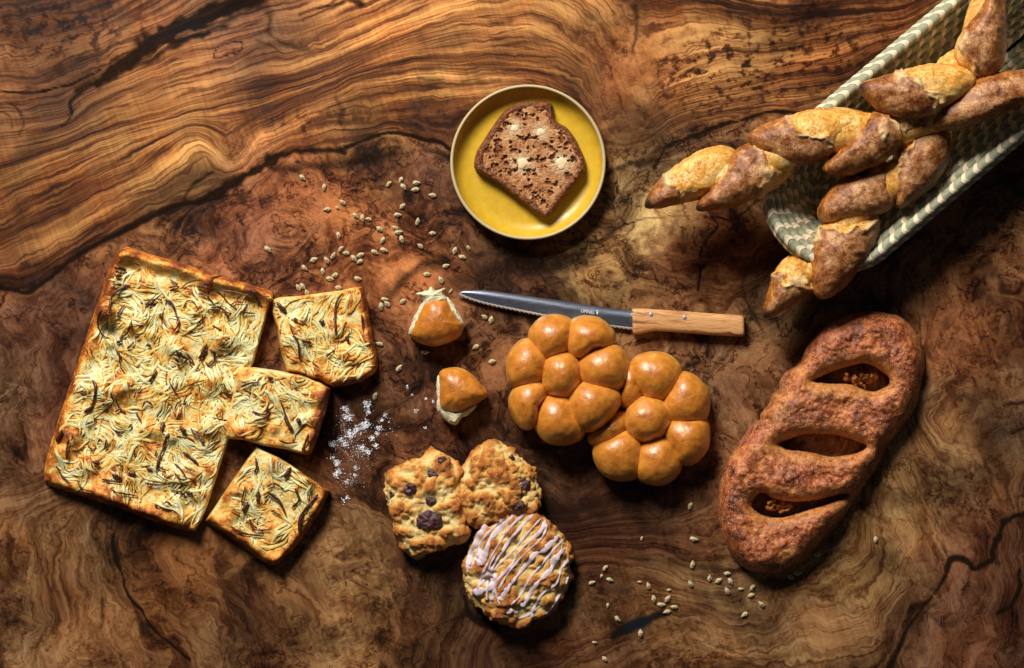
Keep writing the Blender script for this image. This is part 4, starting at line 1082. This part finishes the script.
for i, (x, y, r) in enumerate(spots):
    q = [(x + r * .66 * (1 + .18 * math.sin(3 * a + i)) * math.cos(a), y + r * .66 * (1 + .15 * math.cos(2 * a + i)) * math.sin(a)) for a in np.linspace(0, 2 * math.pi, 12, endpoint=False)]
    z = max(drop(bvs, x + a_, y + b_) for a_ in (-2, 0, 2) for b_ in (-2, 0, 2))
    V, F, A = star_dome(q, z - .0010, .0017, nth=40, nph=20, disp=lambda V, n, h: .0001 * fbm(V[:, 0] * 300, V[:, 1] * 500, V[:, 2] * 500, 2))
    obj('butter_dot', make_mesh('butter_dot', V, F, A), BUTTER, rs)

# ------------------------------------------------------------------ bread knife
k_ = 3.2
def mat_steel():
    s = N('brushed_steel'); p = mp(s)
    X, Y, Zc = s.sep(p)
    n = s.noise(s.xyz(s.mul(X, .7), s.mul(Y, 26), 0), 1, 3, .6); sp = s.noise(p, 16, 2, .6)
    c = s.mix(s.rng(n, .3, .7), lin((88, 92, 104)), lin((128, 134, 148)))
    c = s.mix(s.rng(sp, .64, .7, 0, .5), c, lin((200, 210, 220)))
    return s.set(c, s.rng(n, .3, .7, .30, .42), s.bump(n, .0001, .3), metal=.9, spec=.5)
STEEL = mat_steel()
EDGE = simple('honed_edge', (210, 214, 220), (240, 242, 246), .5, 20, .0002, .6, metal=.25)
def mat_handle():
    s = N('oiled_light_wood'); p = mp(s)
    X, Y, Zc = s.sep(p)
    Yr = s.add(s.add(Y, s.mul(X, .06)), s.mul(s.sub(s.noise(p, .5, 2), .5), .8))
    n = s.noise(s.xyz(s.mul(X, .25), s.mul(Yr, 5.5), s.mul(Zc, 1.5)), 1, 3, .6)
    f = s.noise(s.xyz(s.mul(X, 1.2), s.mul(Y, 30), s.mul(Zc, 10)), 1, 3, .6)
    c = s.ramp(s.add(s.mul(n, .8), s.mul(f, .2)), [(.34, lin((112, 62, 30))), (.46, lin((186, 128, 76))), (.56, lin((214, 164, 110))), (.7, lin((176, 116, 66)))])
    return s.set(c, .42, s.bump(f, .0003, .5), spec=.4)
HANDLE = mat_handle()
kn = thing('bread_knife', P(600, 312, 0), 'serrated steel bread knife with a pale wooden handle', 'knife')
def K2(q): return Z2(k_, 440, 270, q)
spine = smooth_open(K2([(58,74),(80,67),(120,65),(170,68),(260,80),(400,100),(530,120),(620,129)]), 10)
lo = smooth_open(K2([(58,76),(90,92),(150,110),(250,131),(350,151),(450,168),(540,181),(620,191)]), 14)
# scallops on the lower line
seg = np.r_[0, np.cumsum(np.hypot(*np.diff(lo, axis=0).T))]; tt = np.linspace(0, seg[-1], 400)
lo2 = np.stack([np.interp(tt, seg, lo[:, 0]), np.interp(tt, seg, lo[:, 1])], 1)
scal = .8 * np.abs(np.sin(np.pi * tt / 4.6)) * np.minimum(1, tt / 10) * (1 - .0 * tt)
edge_out = lo2 + np.stack([0 * tt, .9 - scal], 1)
edge_in = lo2 + np.stack([0 * tt, -1.7 - .5 * scal], 1)
ss = np.r_[0, np.cumsum(np.hypot(*np.diff(spine, axis=0).T))]
sp2 = np.stack([np.interp(np.linspace(0, ss[-1], 400), ss, spine[:, 0]), np.interp(np.linspace(0, ss[-1], 400), ss, spine[:, 1])], 1)
zb_, zt_ = .0055, .0075
mid = (sp2 + edge_in) / 2
V = np.vstack([PA(sp2, zt_), PA(mid, zt_ - .0001), PA(edge_in, zt_ - .0004), PA(edge_out, zb_ + .0008), PA(edge_out, zb_ + .0004), PA(sp2, zb_)])
def strips(n, rows):
    F = []
    for a, b_ in rows:
        for i in range(n - 1): F.append((a * n + i, b_ * n + i, b_ * n + i + 1, a * n + i + 1))
    return F
me = make_mesh('blade', V, strips(400, [(0, 1), (1, 2), (4, 5), (5, 0)]))
obj('blade', me, STEEL, kn)
me = make_mesh('serrated_edge', V, strips(400, [(2, 3), (3, 4)]))
obj('serrated_edge', me, EDGE, kn)
# handle lofted from stations (x, top y, bottom y) in the zoomed drawing
st = [(616,125,205),(622,123,206),(640,123,205),(665,124,199),(690,126,195),(740,129,198),(800,133,203),(860,138,208),(920,142,211),(960,145,213),(970,147,212),(974,152,207)]
st = np.array(st, float); xs = np.linspace(st[0, 0], st[-1, 0], 70)
ty = np.interp(xs, st[:, 0], st[:, 1]); by = np.interp(xs, st[:, 0], st[:, 2])
nsec = 28; Vh = []
for x, a, b_ in zip(xs, ty, by):
    cy = (a + b_) / 2; hw = (b_ - a) / 2
    en = min(1, (x - xs[0]) / 4 * .5 + .8, (xs[-1] - x) / 8 * .5 + .75)
    for j in range(nsec):
        th = 2 * math.pi * j / nsec
        cc, s_ = math.cos(th), math.sin(th)
        ex = .62
        yy = cy + hw * math.copysign(abs(cc) ** ex, cc)
        zz = .0085 + .0080 * math.copysign(abs(s_) ** ex, s_) * en
        xx = x + (yy - cy) * .03
        q = K2([(xx, yy)])[0]; Vh.append(P(q[0], q[1], zz))
Fh = [(i * nsec + j, i * nsec + (j + 1) % nsec, (i + 1) * nsec + (j + 1) % nsec, (i + 1) * nsec + j) for i in range(69) for j in range(nsec)]
Fh += [tuple(range(nsec))[::-1], tuple(69 * nsec + j for j in range(nsec))]
obj('handle', make_mesh('handle', Vh, Fh), HANDLE, kn)
for x, y in [(675,143),(783,152)]:
    q = K2([(x, y)])[0]
    c = P(q[0], q[1], .0163)
    V = []; n = 24
    for r, z in [(.0024, .0148), (.0024, .0167), (.0020, .01705), (.0008, .0171)]:
        V += [(c[0] + r * math.cos(2 * math.pi * i / n), c[1] + r * math.sin(2 * math.pi * i / n), z) for i in range(n)]
    F = [(a * n + i, a * n + (i + 1) % n, (a + 1) * n + (i + 1) % n, (a + 1) * n + i) for a in range(3) for i in range(n)] + [tuple(3 * n + i for i in range(n))]
    obj('rivet', make_mesh('rivet', V, F), simple('rivet_steel', (150, 165, 190), (190, 200, 215), .35, 10, .0001, .5, metal=.6) if x == 675 else bpy.data.materials['rivet_steel'], kn)
WHITEP = simple('etched_white', (205, 210, 216), (225, 228, 232), .6, 20, .0001, .3)
cu_ = bpy.data.curves.new('blade_marking', 'FONT'); cu_.body = 'OPINEL'; cu_.size = .0052; cu_.extrude = .0001
to = bpy.data.objects.new('tmp_text', cu_); col.objects.link(to)
bpy.context.view_layer.update()
mt = bpy.data.meshes.new_from_object(to.evaluated_get(bpy.context.evaluated_depsgraph_get()))
bpy.data.objects.remove(to)
co = np.zeros(len(mt.vertices) * 3, np.float32); mt.vertices.foreach_get('co', co); co = co.reshape(-1, 3)
mx = co[:, 0].max(); co[:, 0] *= (14 * S) / mx
th = math.radians(-7.5); c_, s_ = math.cos(th), math.sin(th)
o0 = P(580.5, 312.2, zt_)
co = np.stack([o0[0] + co[:, 0] * c_ - co[:, 1] * s_, o0[1] + co[:, 0] * s_ + co[:, 1] * c_, zt_ + .0003 + co[:, 2]], 1)
mt.vertices.foreach_set('co', co.astype(np.float32).ravel()); mt.update(); mt.name = 'blade_marking'
obj('blade_marking', mt, WHITEP, kn)
# crown-and-hand emblem beside it
em = [[(0,-1.2),(.5,-.4),(.9,-1.3),(1.3,-.4),(1.8,-1.2),(1.7,.1),(.1,.1)], [(.35,.5),(1.5,.5),(1.6,2.2),(1.25,3.2),(.6,3.2),(.3,2.2)], [(1.7,1.2),(2.3,.8),(2.2,1.3),(1.7,1.9)]]
V = []; F = []
for e_ in em:
    b0 = len(V); V += [P(596.3 + x, 311.2 + y, zt_ + .0003) for x, y in e_]; F.append(tuple(range(b0, b0 + len(e_)))[::-1])
obj('blade_emblem', make_mesh('blade_emblem', V, F, smooth=False), WHITEP, kn)

# ------------------------------------------------------------------ woven basket
def mat_weave():
    s = N('woven_straw'); p = mp(s)
    l = s.attr('along'); v = s.attr('round')
    f = s.math('FRACT', s.add(l, v))
    n = s.noise(p, 10, 3, .6); fi = s.noise(s.xyz(s.mul(l, 3), s.mul(v, 60), 0), 1, 2, .6)
    m = s.mul(s.rng(f, .0, .04), s.rng(f, .42, .37))
    green = s.mix(s.rng(n, .3, .7), lin((128, 130, 104)), lin((172, 172, 142)))
    cream = s.mix(s.rng(n, .3, .7), lin((216, 196, 158)), lin((242, 228, 198)))
    c = s.mix(m, green, cream)
    c = s.mix(1.0, c, s.ramp(fi, [(.3, .70), (.6, 1.08)]), 'MULTIPLY')
    b = s.bump(s.add(s.mul(m, .9), s.mul(fi, .35)), .0012, .9)
    return s.set(c, .55, b, spec=.3)
WEAVE = mat_weave()
AX = np.array([.765, -.645]); NO = np.array([.645, .765])
CAP = np.array([835., 196.]); LEN = 330.
def stadium(rad, step=1.6, length=LEN, pinch=1.0):
    """closed loop of (px) around the capsule; returns pts, arc coordinate"""
    pts = []; s = []
    nst = int(length / step)
    for i in range(nst): # upper side, from far to near
        t = length - i * length / nst
        pts.append(CAP + AX * t - NO * rad); s.append(-t)
    na = max(8, int(np.pi * rad / step))
    for i in range(na):
        a = np.pi * i / na
        pts.append(CAP - NO * rad * math.cos(a) - AX * rad * math.sin(a) * pinch); s.append(rad * a)
    for i in range(nst):
        t = i * length / nst
        pts.append(CAP + AX * t + NO * rad); s.append(np.pi * rad + t)
    for i in range(na):
        a = np.pi * i / na
        pts.append(CAP + AX * length + NO * rad * math.cos(a) + AX * rad * math.sin(a)); s.append(np.pi * rad + length + rad * a)
    return np.array(pts), np.array(s)
def coil(bag, rad, z, tr, shift, period=12.0, nseg=10, rise=0.0, pinch=.9):
    pts, s = stadium(rad, pinch=pinch)
    n_p = round((s[-1] - s[0]) / period)
    s = (s - s[0]) / period
    s = s * (np.round(s[-1]) / s[-1])
    l = s + shift
    r = tr * S * (1 + .10 * np.abs(np.sin(np.pi * (l * 2))) - .04)
    zz = z + .0006 * fbm(pts[:, 0] / 30, pts[:, 1] / 30, rad, 2)
    V, F = tube(PA(pts, zz), r, nseg, close=True)
    n = len(pts)
    al = np.repeat(l, nseg); ro = np.tile(np.arange(nseg) / nseg, n)
    # triangle wave round the tube keeps the wrap continuous
    ro = np.abs(ro - .75); ro = np.minimum(ro, 1 - ro) * 1.6
    bag.add(V, F, along=al, round=ro)
bk = thing('bread_basket', P(881, 156, 0), 'long woven basket of green and cream straw holding two twisted loaves', 'basket')
rim = Bag(); coil(rim, 71, .066, 5.2, .0, 15.5, 14)
obj('rim', rim.mesh('rim'), WEAVE, bk)
wall = Bag(); coil(wall, 75.5, .058, 4.3, .35, 15.5, 12)
prof = [(63.5,.0590),(56.5,.0510),(50,.0425),(43.5,.0340),(37.5,.0255),(32,.0170)]
for i, (r, z) in enumerate(prof): coil(wall, r, z, 4.5, .5 * i + .2, 16.0)
# outside of the wall, hidden under the rim from above
for i, (r, z) in enumerate([(72,.050),(66,.041),(60,.033),(54,.024),(47,.015),(40,.007)]): coil(wall, r, z, 4.5, .4 * i, 13.0, 6)
obj('wall', wall.mesh('wall'), WEAVE, bk)
fl = Bag()
for i, r in enumerate([34, 27, 20, 13, 6]): coil(fl, r, .0085, 4.4, .5 * i, 15, 8)
obj('floor', fl.mesh('floor'), WEAVE, bk)

# ------------------------------------------------------------------ twisted loaves
def lobe(root, outline, z0, H, gold, split=.0, earw=.10, tilt=(0, 0), seed=0, tipat=None, power=.88, invert=False, name='twist'):
    """gold = direction (px) towards the pale opened side; split = where along it (-1..1) it turns pale"""
    g = np.array(gold, float); g /= np.hypot(*g)
    o = np.array(outline, float); c = o.mean(0)
    o = smooth_closed((o - c) * 1.05 + c, 6); o = (o + np.roll(o, 2, 0) + np.roll(o, -2, 0)) / 3; ext_ = np.abs((o - c) @ g).max()
    def gcoord(V):
        k = CAM_H / (CAM_H - V[:, 2])
        qx = V[:, 0] * k / S + 512; qy = 334 - V[:, 1] * k / S
        w = .30 * fbm(qx / 16 + seed, qy / 16, seed, 3)
        return ((qx - c[0]) * g[0] + (qy - c[1]) * g[1]) / ext_ + w, qx, qy
    def dz(V, n, h):
        u, qx, qy = gcoord(V)
        ear = np.exp(-((u - split + .03) / .045) ** 2)
        under = sstep(split, split + .12, u)
        return .0026 * ear * (h > .45) - .0026 * under * (h > .4) + .0013 * fbm(qx / 12 + seed, qy / 12, V[:, 2] * 80, 2) + .0006 * fbm(qx / 4, qy / 4, seed, 2)
    V, F, A = star_dome(o, z0, H, zmid=.42, nth=130, nph=56, disp=dz, power=power, tilt=tilt)
    u, qx, qy = gcoord(V)
    A['gold'] = np.maximum(sstep(split - .04, split + .04, u), .75 * sstep(.52, .30, A['h'] + .12 * fbm(qx / 8, qy / 8, seed, 2)))
    A['ear'] = np.exp(-((u - split - .02) / earw) ** 2) * sstep(-.35, .25, fbm(qx / 9, qy / 9, seed + 5, 2)) * (A['h'] > .3) * .8
    A['tip'] = (np.exp(-(np.hypot(qx - tipat[0], qy - tipat[1]) / tipat[2]) ** 2) if tipat else 0 * u)
    me = make_mesh(name, V, F, A)
    return obj(name, me, BAG, root)
lb = thing('twisted_loaf', P(860, 200, .03), 'twisted loaf with its tip hanging low over the basket end, passing under the other loaf', 'loaf', 'twisted loaves in the basket')
la = thing('twisted_loaf', P(850, 130, .03), 'twisted loaf lying on top, its tip pointing left over the wood toward the plate', 'loaf', 'twisted loaves in the basket')
def core(root, path, rad, z, seed):
    q = smooth_open(path, 10); n = len(q); t = np.linspace(0, len(path) - 1, n)
    r = np.interp(t, range(len(path)), rad); zz = np.interp(t, range(len(path)), z)
    V, F = tube(PA(q, zz), r * S, 40, flat=.85)
    V = V + .0012 * np.stack([fbm(V[:, 0] * 60 + k, V[:, 1] * 60, V[:, 2] * 60 + seed, 2) for k in (0, 9, 21)], 1)
    me = make_mesh('loaf_core', V, F, dict(gold=np.full(len(V), .72), ear=np.zeros(len(V)), tip=np.zeros(len(V))))
    return obj('loaf_core', me, BAG, root)
core(lb, [(772,305),(790,283),(815,268),(838,242),(855,208),(885,185),(915,165),(928,135),(942,108),(956,82),(972,52),(984,10),(1000,-30),(1025,-75)], [5,11,12,15,18,18,18,17,15,14,15,15,13,6],
     [.052,.055,.058,.063,.068,.070,.070,.066,.062,.066,.078,.084,.082,.078], 2)
core(la, [(662,200),(690,180),(732,176),(770,160),(810,138),(850,132),(880,132),(920,120),(960,106),(1000,92),(1050,82),(1110,68)], [5,12,16,18,19,19,18,17,16,15,15,8],
     [.078,.078,.080,.083,.086,.086,.084,.082,.084,.086,.086,.086], 5)
# loaf B: bottom tip to the top of the frame
lobe(lb, [(763,315),(768,295),(777,268),(790,256),(806,254),(816,262),(817,282),(806,297),(786,309),(772,316)], .036, .040, (.35,-1), .10, seed=1, tipat=(764,315,9))
lobe(lb, [(812,262),(816,238),(826,220),(840,212),(862,211),(878,216),(876,240),(862,265),(842,288),(824,298),(814,290)], .042, .046, (-.2,-1), .48, seed=2)
lobe(lb, [(819,217),(823,200),(840,181),(867,168),(888,164),(897,178),(897,200),(880,214),(850,219),(829,222)], .048, .046, (.3,-1), 1.15, seed=3)
lobe(lb, [(893,162),(898,143),(911,128),(931,124),(949,130),(948,158),(936,182),(918,197),(900,208),(892,192)], .046, .048, (-.8,-.3), .55, seed=4)
lobe(lb, [(905,140),(915,110),(935,85),(955,65),(975,62),(985,80),(970,105),(945,130),(920,145)], .040, .040, (-1,-.4), .3, seed=5)
lobe(lb, [(934,72),(940,60),(952,51),(964,52),(972,66),(966,80),(948,84)], .056, .034, (-1,-.3), -.6, seed=6)
lobe(lb, [(956,62),(956,45),(966,28),(980,8),(990,-12),(997,-26),(1003,-14),(1006,10),(1006,40),(1002,66),(988,77),(971,74)], .066, .048, (-1,.35), .62, seed=7)
lobe(lb, [(985,-15),(995,-45),(1015,-85),(1035,-100),(1040,-80),(1030,-40),(1010,-5),(998,5)], .058, .044, (1,-.2), .3, seed=8)
# loaf A: left tip to the right edge of the frame
lobe(la, [(646,205),(654,188),(676,166),(703,150),(728,147),(738,160),(729,182),(712,196),(694,200),(655,208)], .058, .042, (.6,-.55), -.35, earw=.12, seed=11, tipat=(647,205,9))
lobe(la, [(696,209),(708,190),(723,172),(734,152),(756,143),(780,149),(795,164),(780,184),(754,199),(720,209)], .060, .044, (1,-.15), .38, seed=12, tipat=(697,209,6))
lobe(la, [(750,135),(778,120),(818,109),(852,110),(867,118),(855,136),(833,154),(803,164),(776,160),(758,149)], .068, .044, (.55,-1), .08, seed=13)
lobe(la, [(822,168),(845,145),(862,124),(878,110),(898,112),(909,126),(899,148),(878,164),(848,175)], .067, .046, (1,-.25), .45, seed=14)
lobe(la, [(880,120),(890,106),(915,100),(945,105),(948,122),(920,135),(895,140)], .064, .036, (-1,0), .2, seed=15)
lobe(la, [(927,124),(945,103),(964,85),(993,74),(1025,70),(1060,66),(1075,78),(1060,96),(1025,102),(995,117),(966,127),(944,130)], .066, .046, (.55,-.9), .75, seed=16)
lobe(la, [(1040,85),(1060,60),(1090,45),(1120,50),(1130,65),(1105,85),(1070,98)], .066, .046, (1,-.2), .3, seed=17)
lobe(la, [(860,87),(876,79),(906,70),(937,64),(962,68),(976,79),(968,95),(947,108),(922,117),(897,117),(877,107)], .080, .044, (.75,-.75), .02, seed=18, tipat=(861,87,7))

# ------------------------------------------------------------------ sunflower seeds
def seed_mesh(i):
    q = [(-5.0, 0), (-3.4, -1.9), (-.8, -2.75), (2.0, -2.3), (4.2, -1.1), (5.2, 0), (4.2, 1.1), (2.0, 2.3), (-.8, 2.75), (-3.4, 1.9)]
    j = np.random.default_rng(i).normal(0, .22, (10, 2))
    o = smooth_closed(np.array(q) + j, 4)
    c = o.mean(0); V = []; n = len(o)
    H = .0036
    lv = [(.25, .97), (.55, .84), (.82, .6), (1.0, .36), (.96, .18), (.7, .04)]
    for s_, z in lv:
        for x, y in o: V.append(((c[0] + (x - c[0]) * s_) * S, -(c[1] + (y - c[1]) * s_) * S, z * H + .00025 * math.sin(x * 1.3 + i)))
    V.append((c[0] * S, -c[1] * S, H)); V.append((c[0] * S, -c[1] * S, 0))
    m = len(lv)
    F = [(a * n + k, (a + 1) * n + k, (a + 1) * n + (k + 1) % n, a * n + (k + 1) % n)[::-1] for a in range(m - 1) for k in range(n)]
    F = [f[::-1] for f in F]
    F += [(m * n, k, (k + 1) % n)[::-1] for k in range(n)] + [(m * n + 1, (m - 1) * n + (k + 1) % n, (m - 1) * n + k)[::-1] for k in range(n)]
    F = [f for f in F]
    me = make_mesh('sunflower_seed', V, F); me.materials.append(SEED); return me
seed_me = [seed_mesh(i) for i in range(6)]
A_ = [(186,43,45),(273,82,90),(347,142,40),(285,170,-10),(326,163,30),(398,195,45),(426,206,75),(451,209,5),(495,248,35),(330,275,80),(340,328,-50),(310,355,-60),(361,345,10),(283,373,60),(231,371,-25),(194,404,40),(267,418,80),(296,447,10),(316,433,-30),(408,447,10),(330,482,5),(170,482,60),(187,477,50),(204,503,60),(418,352,-25),(392,366,50),(416,378,-35),(475,341,30),(512,333,20),(507,294,-60),(532,68,-50),(580,52,-70),(590,80,50),(642,64,0),(637,91,-5),(706,114,5),(586,157,-45),(567,192,5),(647,219,-80),(557,244,30),(571,262,-10),(583,290,70),(706,265,0),(658,317,35),(795,335,-75),(826,361,15),(850,323,60),(48,330,40)]
B_ = [(760,396,-15),(684,429,0),(740,452,65),(515,530,5),(501,558,85),(525,548,40),(587,537,-40),(914,600,30),(940,612,-80),(780,497,-60)]
C_ = [(494,40,20),(879,52,-35),(944,110,-15),(676,74,0),(573,137,-50),(477,248,-70)]
D_ = [(713,20,-70),(727,153,10),(722,255,-85),(790,310,85),(826,318,-35),(861,290,0),(874,322,60),(861,360,65),(915,352,0),(962,346,-50),(956,377,-20),(998,413,50),(930,454,-40),(715,332,60)]
E_ = [(373,268,-50),(358,300,-80),(391,315,20),(320,327,-20),(510,324,0),(546,340,75),(567,392,80),(628,356,0),(622,391,-55),(597,415,0),(648,424,10),(620,443,-15),(383,418,-85),(422,472,45),(515,530,85),(330,566,0),(372,632,45),(519,150,-80)]
G_ = [(431,155,85),(195,214,0),(117,288,0),(90,303,30)]
A_up = [q for q in A_ if q[1] < 285]; A_lo = [q for q in A_ if q[1] >= 285]
groups = [
 (A_up, 256, 167, 'in the upper scatter beside the plate', 'sunflower seeds scattered left of the plate'),
 (A_lo, 256, 167, 'in the scatter just above the focaccia squares', 'sunflower seeds scattered above the focaccia squares'),
 (B_, 256, 167, 'round the knife tip', 'sunflower seeds round the knife tip'),
 (C_, 256, 334, 'beside the torn bun chunks', 'sunflower seeds round the torn buns'),
 (D_, 512, 501, 'left of the slashed loaf', 'sunflower seeds left of the slashed loaf'),
 (E_, 512, 501, 'right of the iced scone', 'sunflower seeds right of the iced scone'),
 (G_, 768, 501, 'under the slashed loaf', 'sunflower seeds below the slashed loaf')]
_ones = ['', 'first', 'second', 'third', 'fourth', 'fifth', 'sixth', 'seventh', 'eighth', 'ninth', 'tenth', 'eleventh', 'twelfth', 'thirteenth', 'fourteenth', 'fifteenth', 'sixteenth', 'seventeenth', 'eighteenth', 'nineteenth']
_card = {2: ('twentieth', 'twenty'), 3: ('thirtieth', 'thirty'), 4: ('fortieth', 'forty')}
def ordinal(n):
    if n < 20: return _ones[n]
    return _card[n // 10][0] if n % 10 == 0 else _card[n // 10][1] + '-' + _ones[n % 10]
def leaning(a):
    a = a % 180
    return 'flat-lying' if a < 15 or a > 165 else 'upright' if 75 < a < 105 else 'slanted'
cnt = 0
for lst, ox, oy, where, grp in groups:
    for rank, (x, y, a) in enumerate(sorted(lst), 1):
        cnt += 1
        o = bpy.data.objects.new('sunflower_seed', seed_me[cnt % 6]); col.objects.link(o)
        px, py = ox + x / 4, oy + y / 4
        o.location = P(px, py, .0002)
        small = (x, y, a) in [(326,163,30),(510,324,0),(330,566,0),(519,150,-80),(628,356,0),(358,300,-80),(850,323,60),(915,352,0),(383,418,-85),(780,497,-60)]
        o.rotation_euler = (0, 0, math.radians(-a + (180 if cnt % 3 == 0 else 0)))
        k = (.60 if small else .92) * random.uniform(.86, 1.04)
        o.scale = (k * .93, k, k)
        who = 'leftmost' if rank == 1 else 'rightmost' if rank == len(lst) else ordinal(rank)
        tail = '' if rank in (1, len(lst)) else ' from the left'
        tag(o, f"{who} sunflower seed{tail}, {'small' if small else leaning(a)}, {where}", 'seed', grp)

# ------------------------------------------------------------------ spilled sugar
sg = Bag(); rg = np.random.default_rng(3)
clumps = [(346,409,3.5,26),(367,404,4,40),(368,412,3,20),(348,417,4,30),(365,425,5,55),(357,430,4,30),(379,428,3,16),(350,434,4.5,45),(340,440,3,14),(333,444,3.2,22),(345,444,3.5,25),(372,438,3,18),(377,434,2.5,14),(376,446,2.6,12),
          (362,448,3.4,26),(368,452,3,18),(337,463,3,26),(338,472,3.5,28),(336,476,3,16),(356,468,2.4,10),(355,475,2.4,8),(347,482,2.6,8),(348,497,2.5,8),(344,500,3,8),(332,458,3,8),(385,415,3,8),(381,420,2.5,8),(407,387,1.4,5),(412,395,1,3),(416,411,2,8),(433,402,1.4,8),(426,399,1.2,4),(425,428,1.6,4),(360,455,12,40),(352,440,22,90),(350,480,12,40),(388,430,12,18),(345,420,10,30)]
for cx, cy, r, n in clumps:
    for _ in range(n * 4):
        x = cx + rg.normal(0, r * .5); y = cy + rg.normal(0, r * .5); rad = abs(rg.normal(0, .26)) + .10
        if r > 9: rad *= .6
        cth = [(math.cos(a), math.sin(a)) for a in np.linspace(0, 2 * math.pi, 6, endpoint=False)]
        V = []
        zc = rad * S * .8
        for s_, z in [(.75, 1.35), (1.0, .7), (.8, .1)]:
            V += [P(x + rad * s_ * a * (1 + .2 * rg.random()), y + rad * s_ * b, z * zc) for a, b in cth]
        F = [(a * 6 + k, a * 6 + (k + 1) % 6, (a + 1) * 6 + (k + 1) % 6, (a + 1) * 6 + k) for a in range(2) for k in range(6)] + [tuple(range(6))[::-1]]
        sg.add(V, F)
so_ = obj('spilled_sugar', sg.mesh('spilled_sugar'), SALT)
tag(so_, 'loose sprinkle of white sugar grains on the wood right of the focaccia squares', 'sugar', kind='stuff')
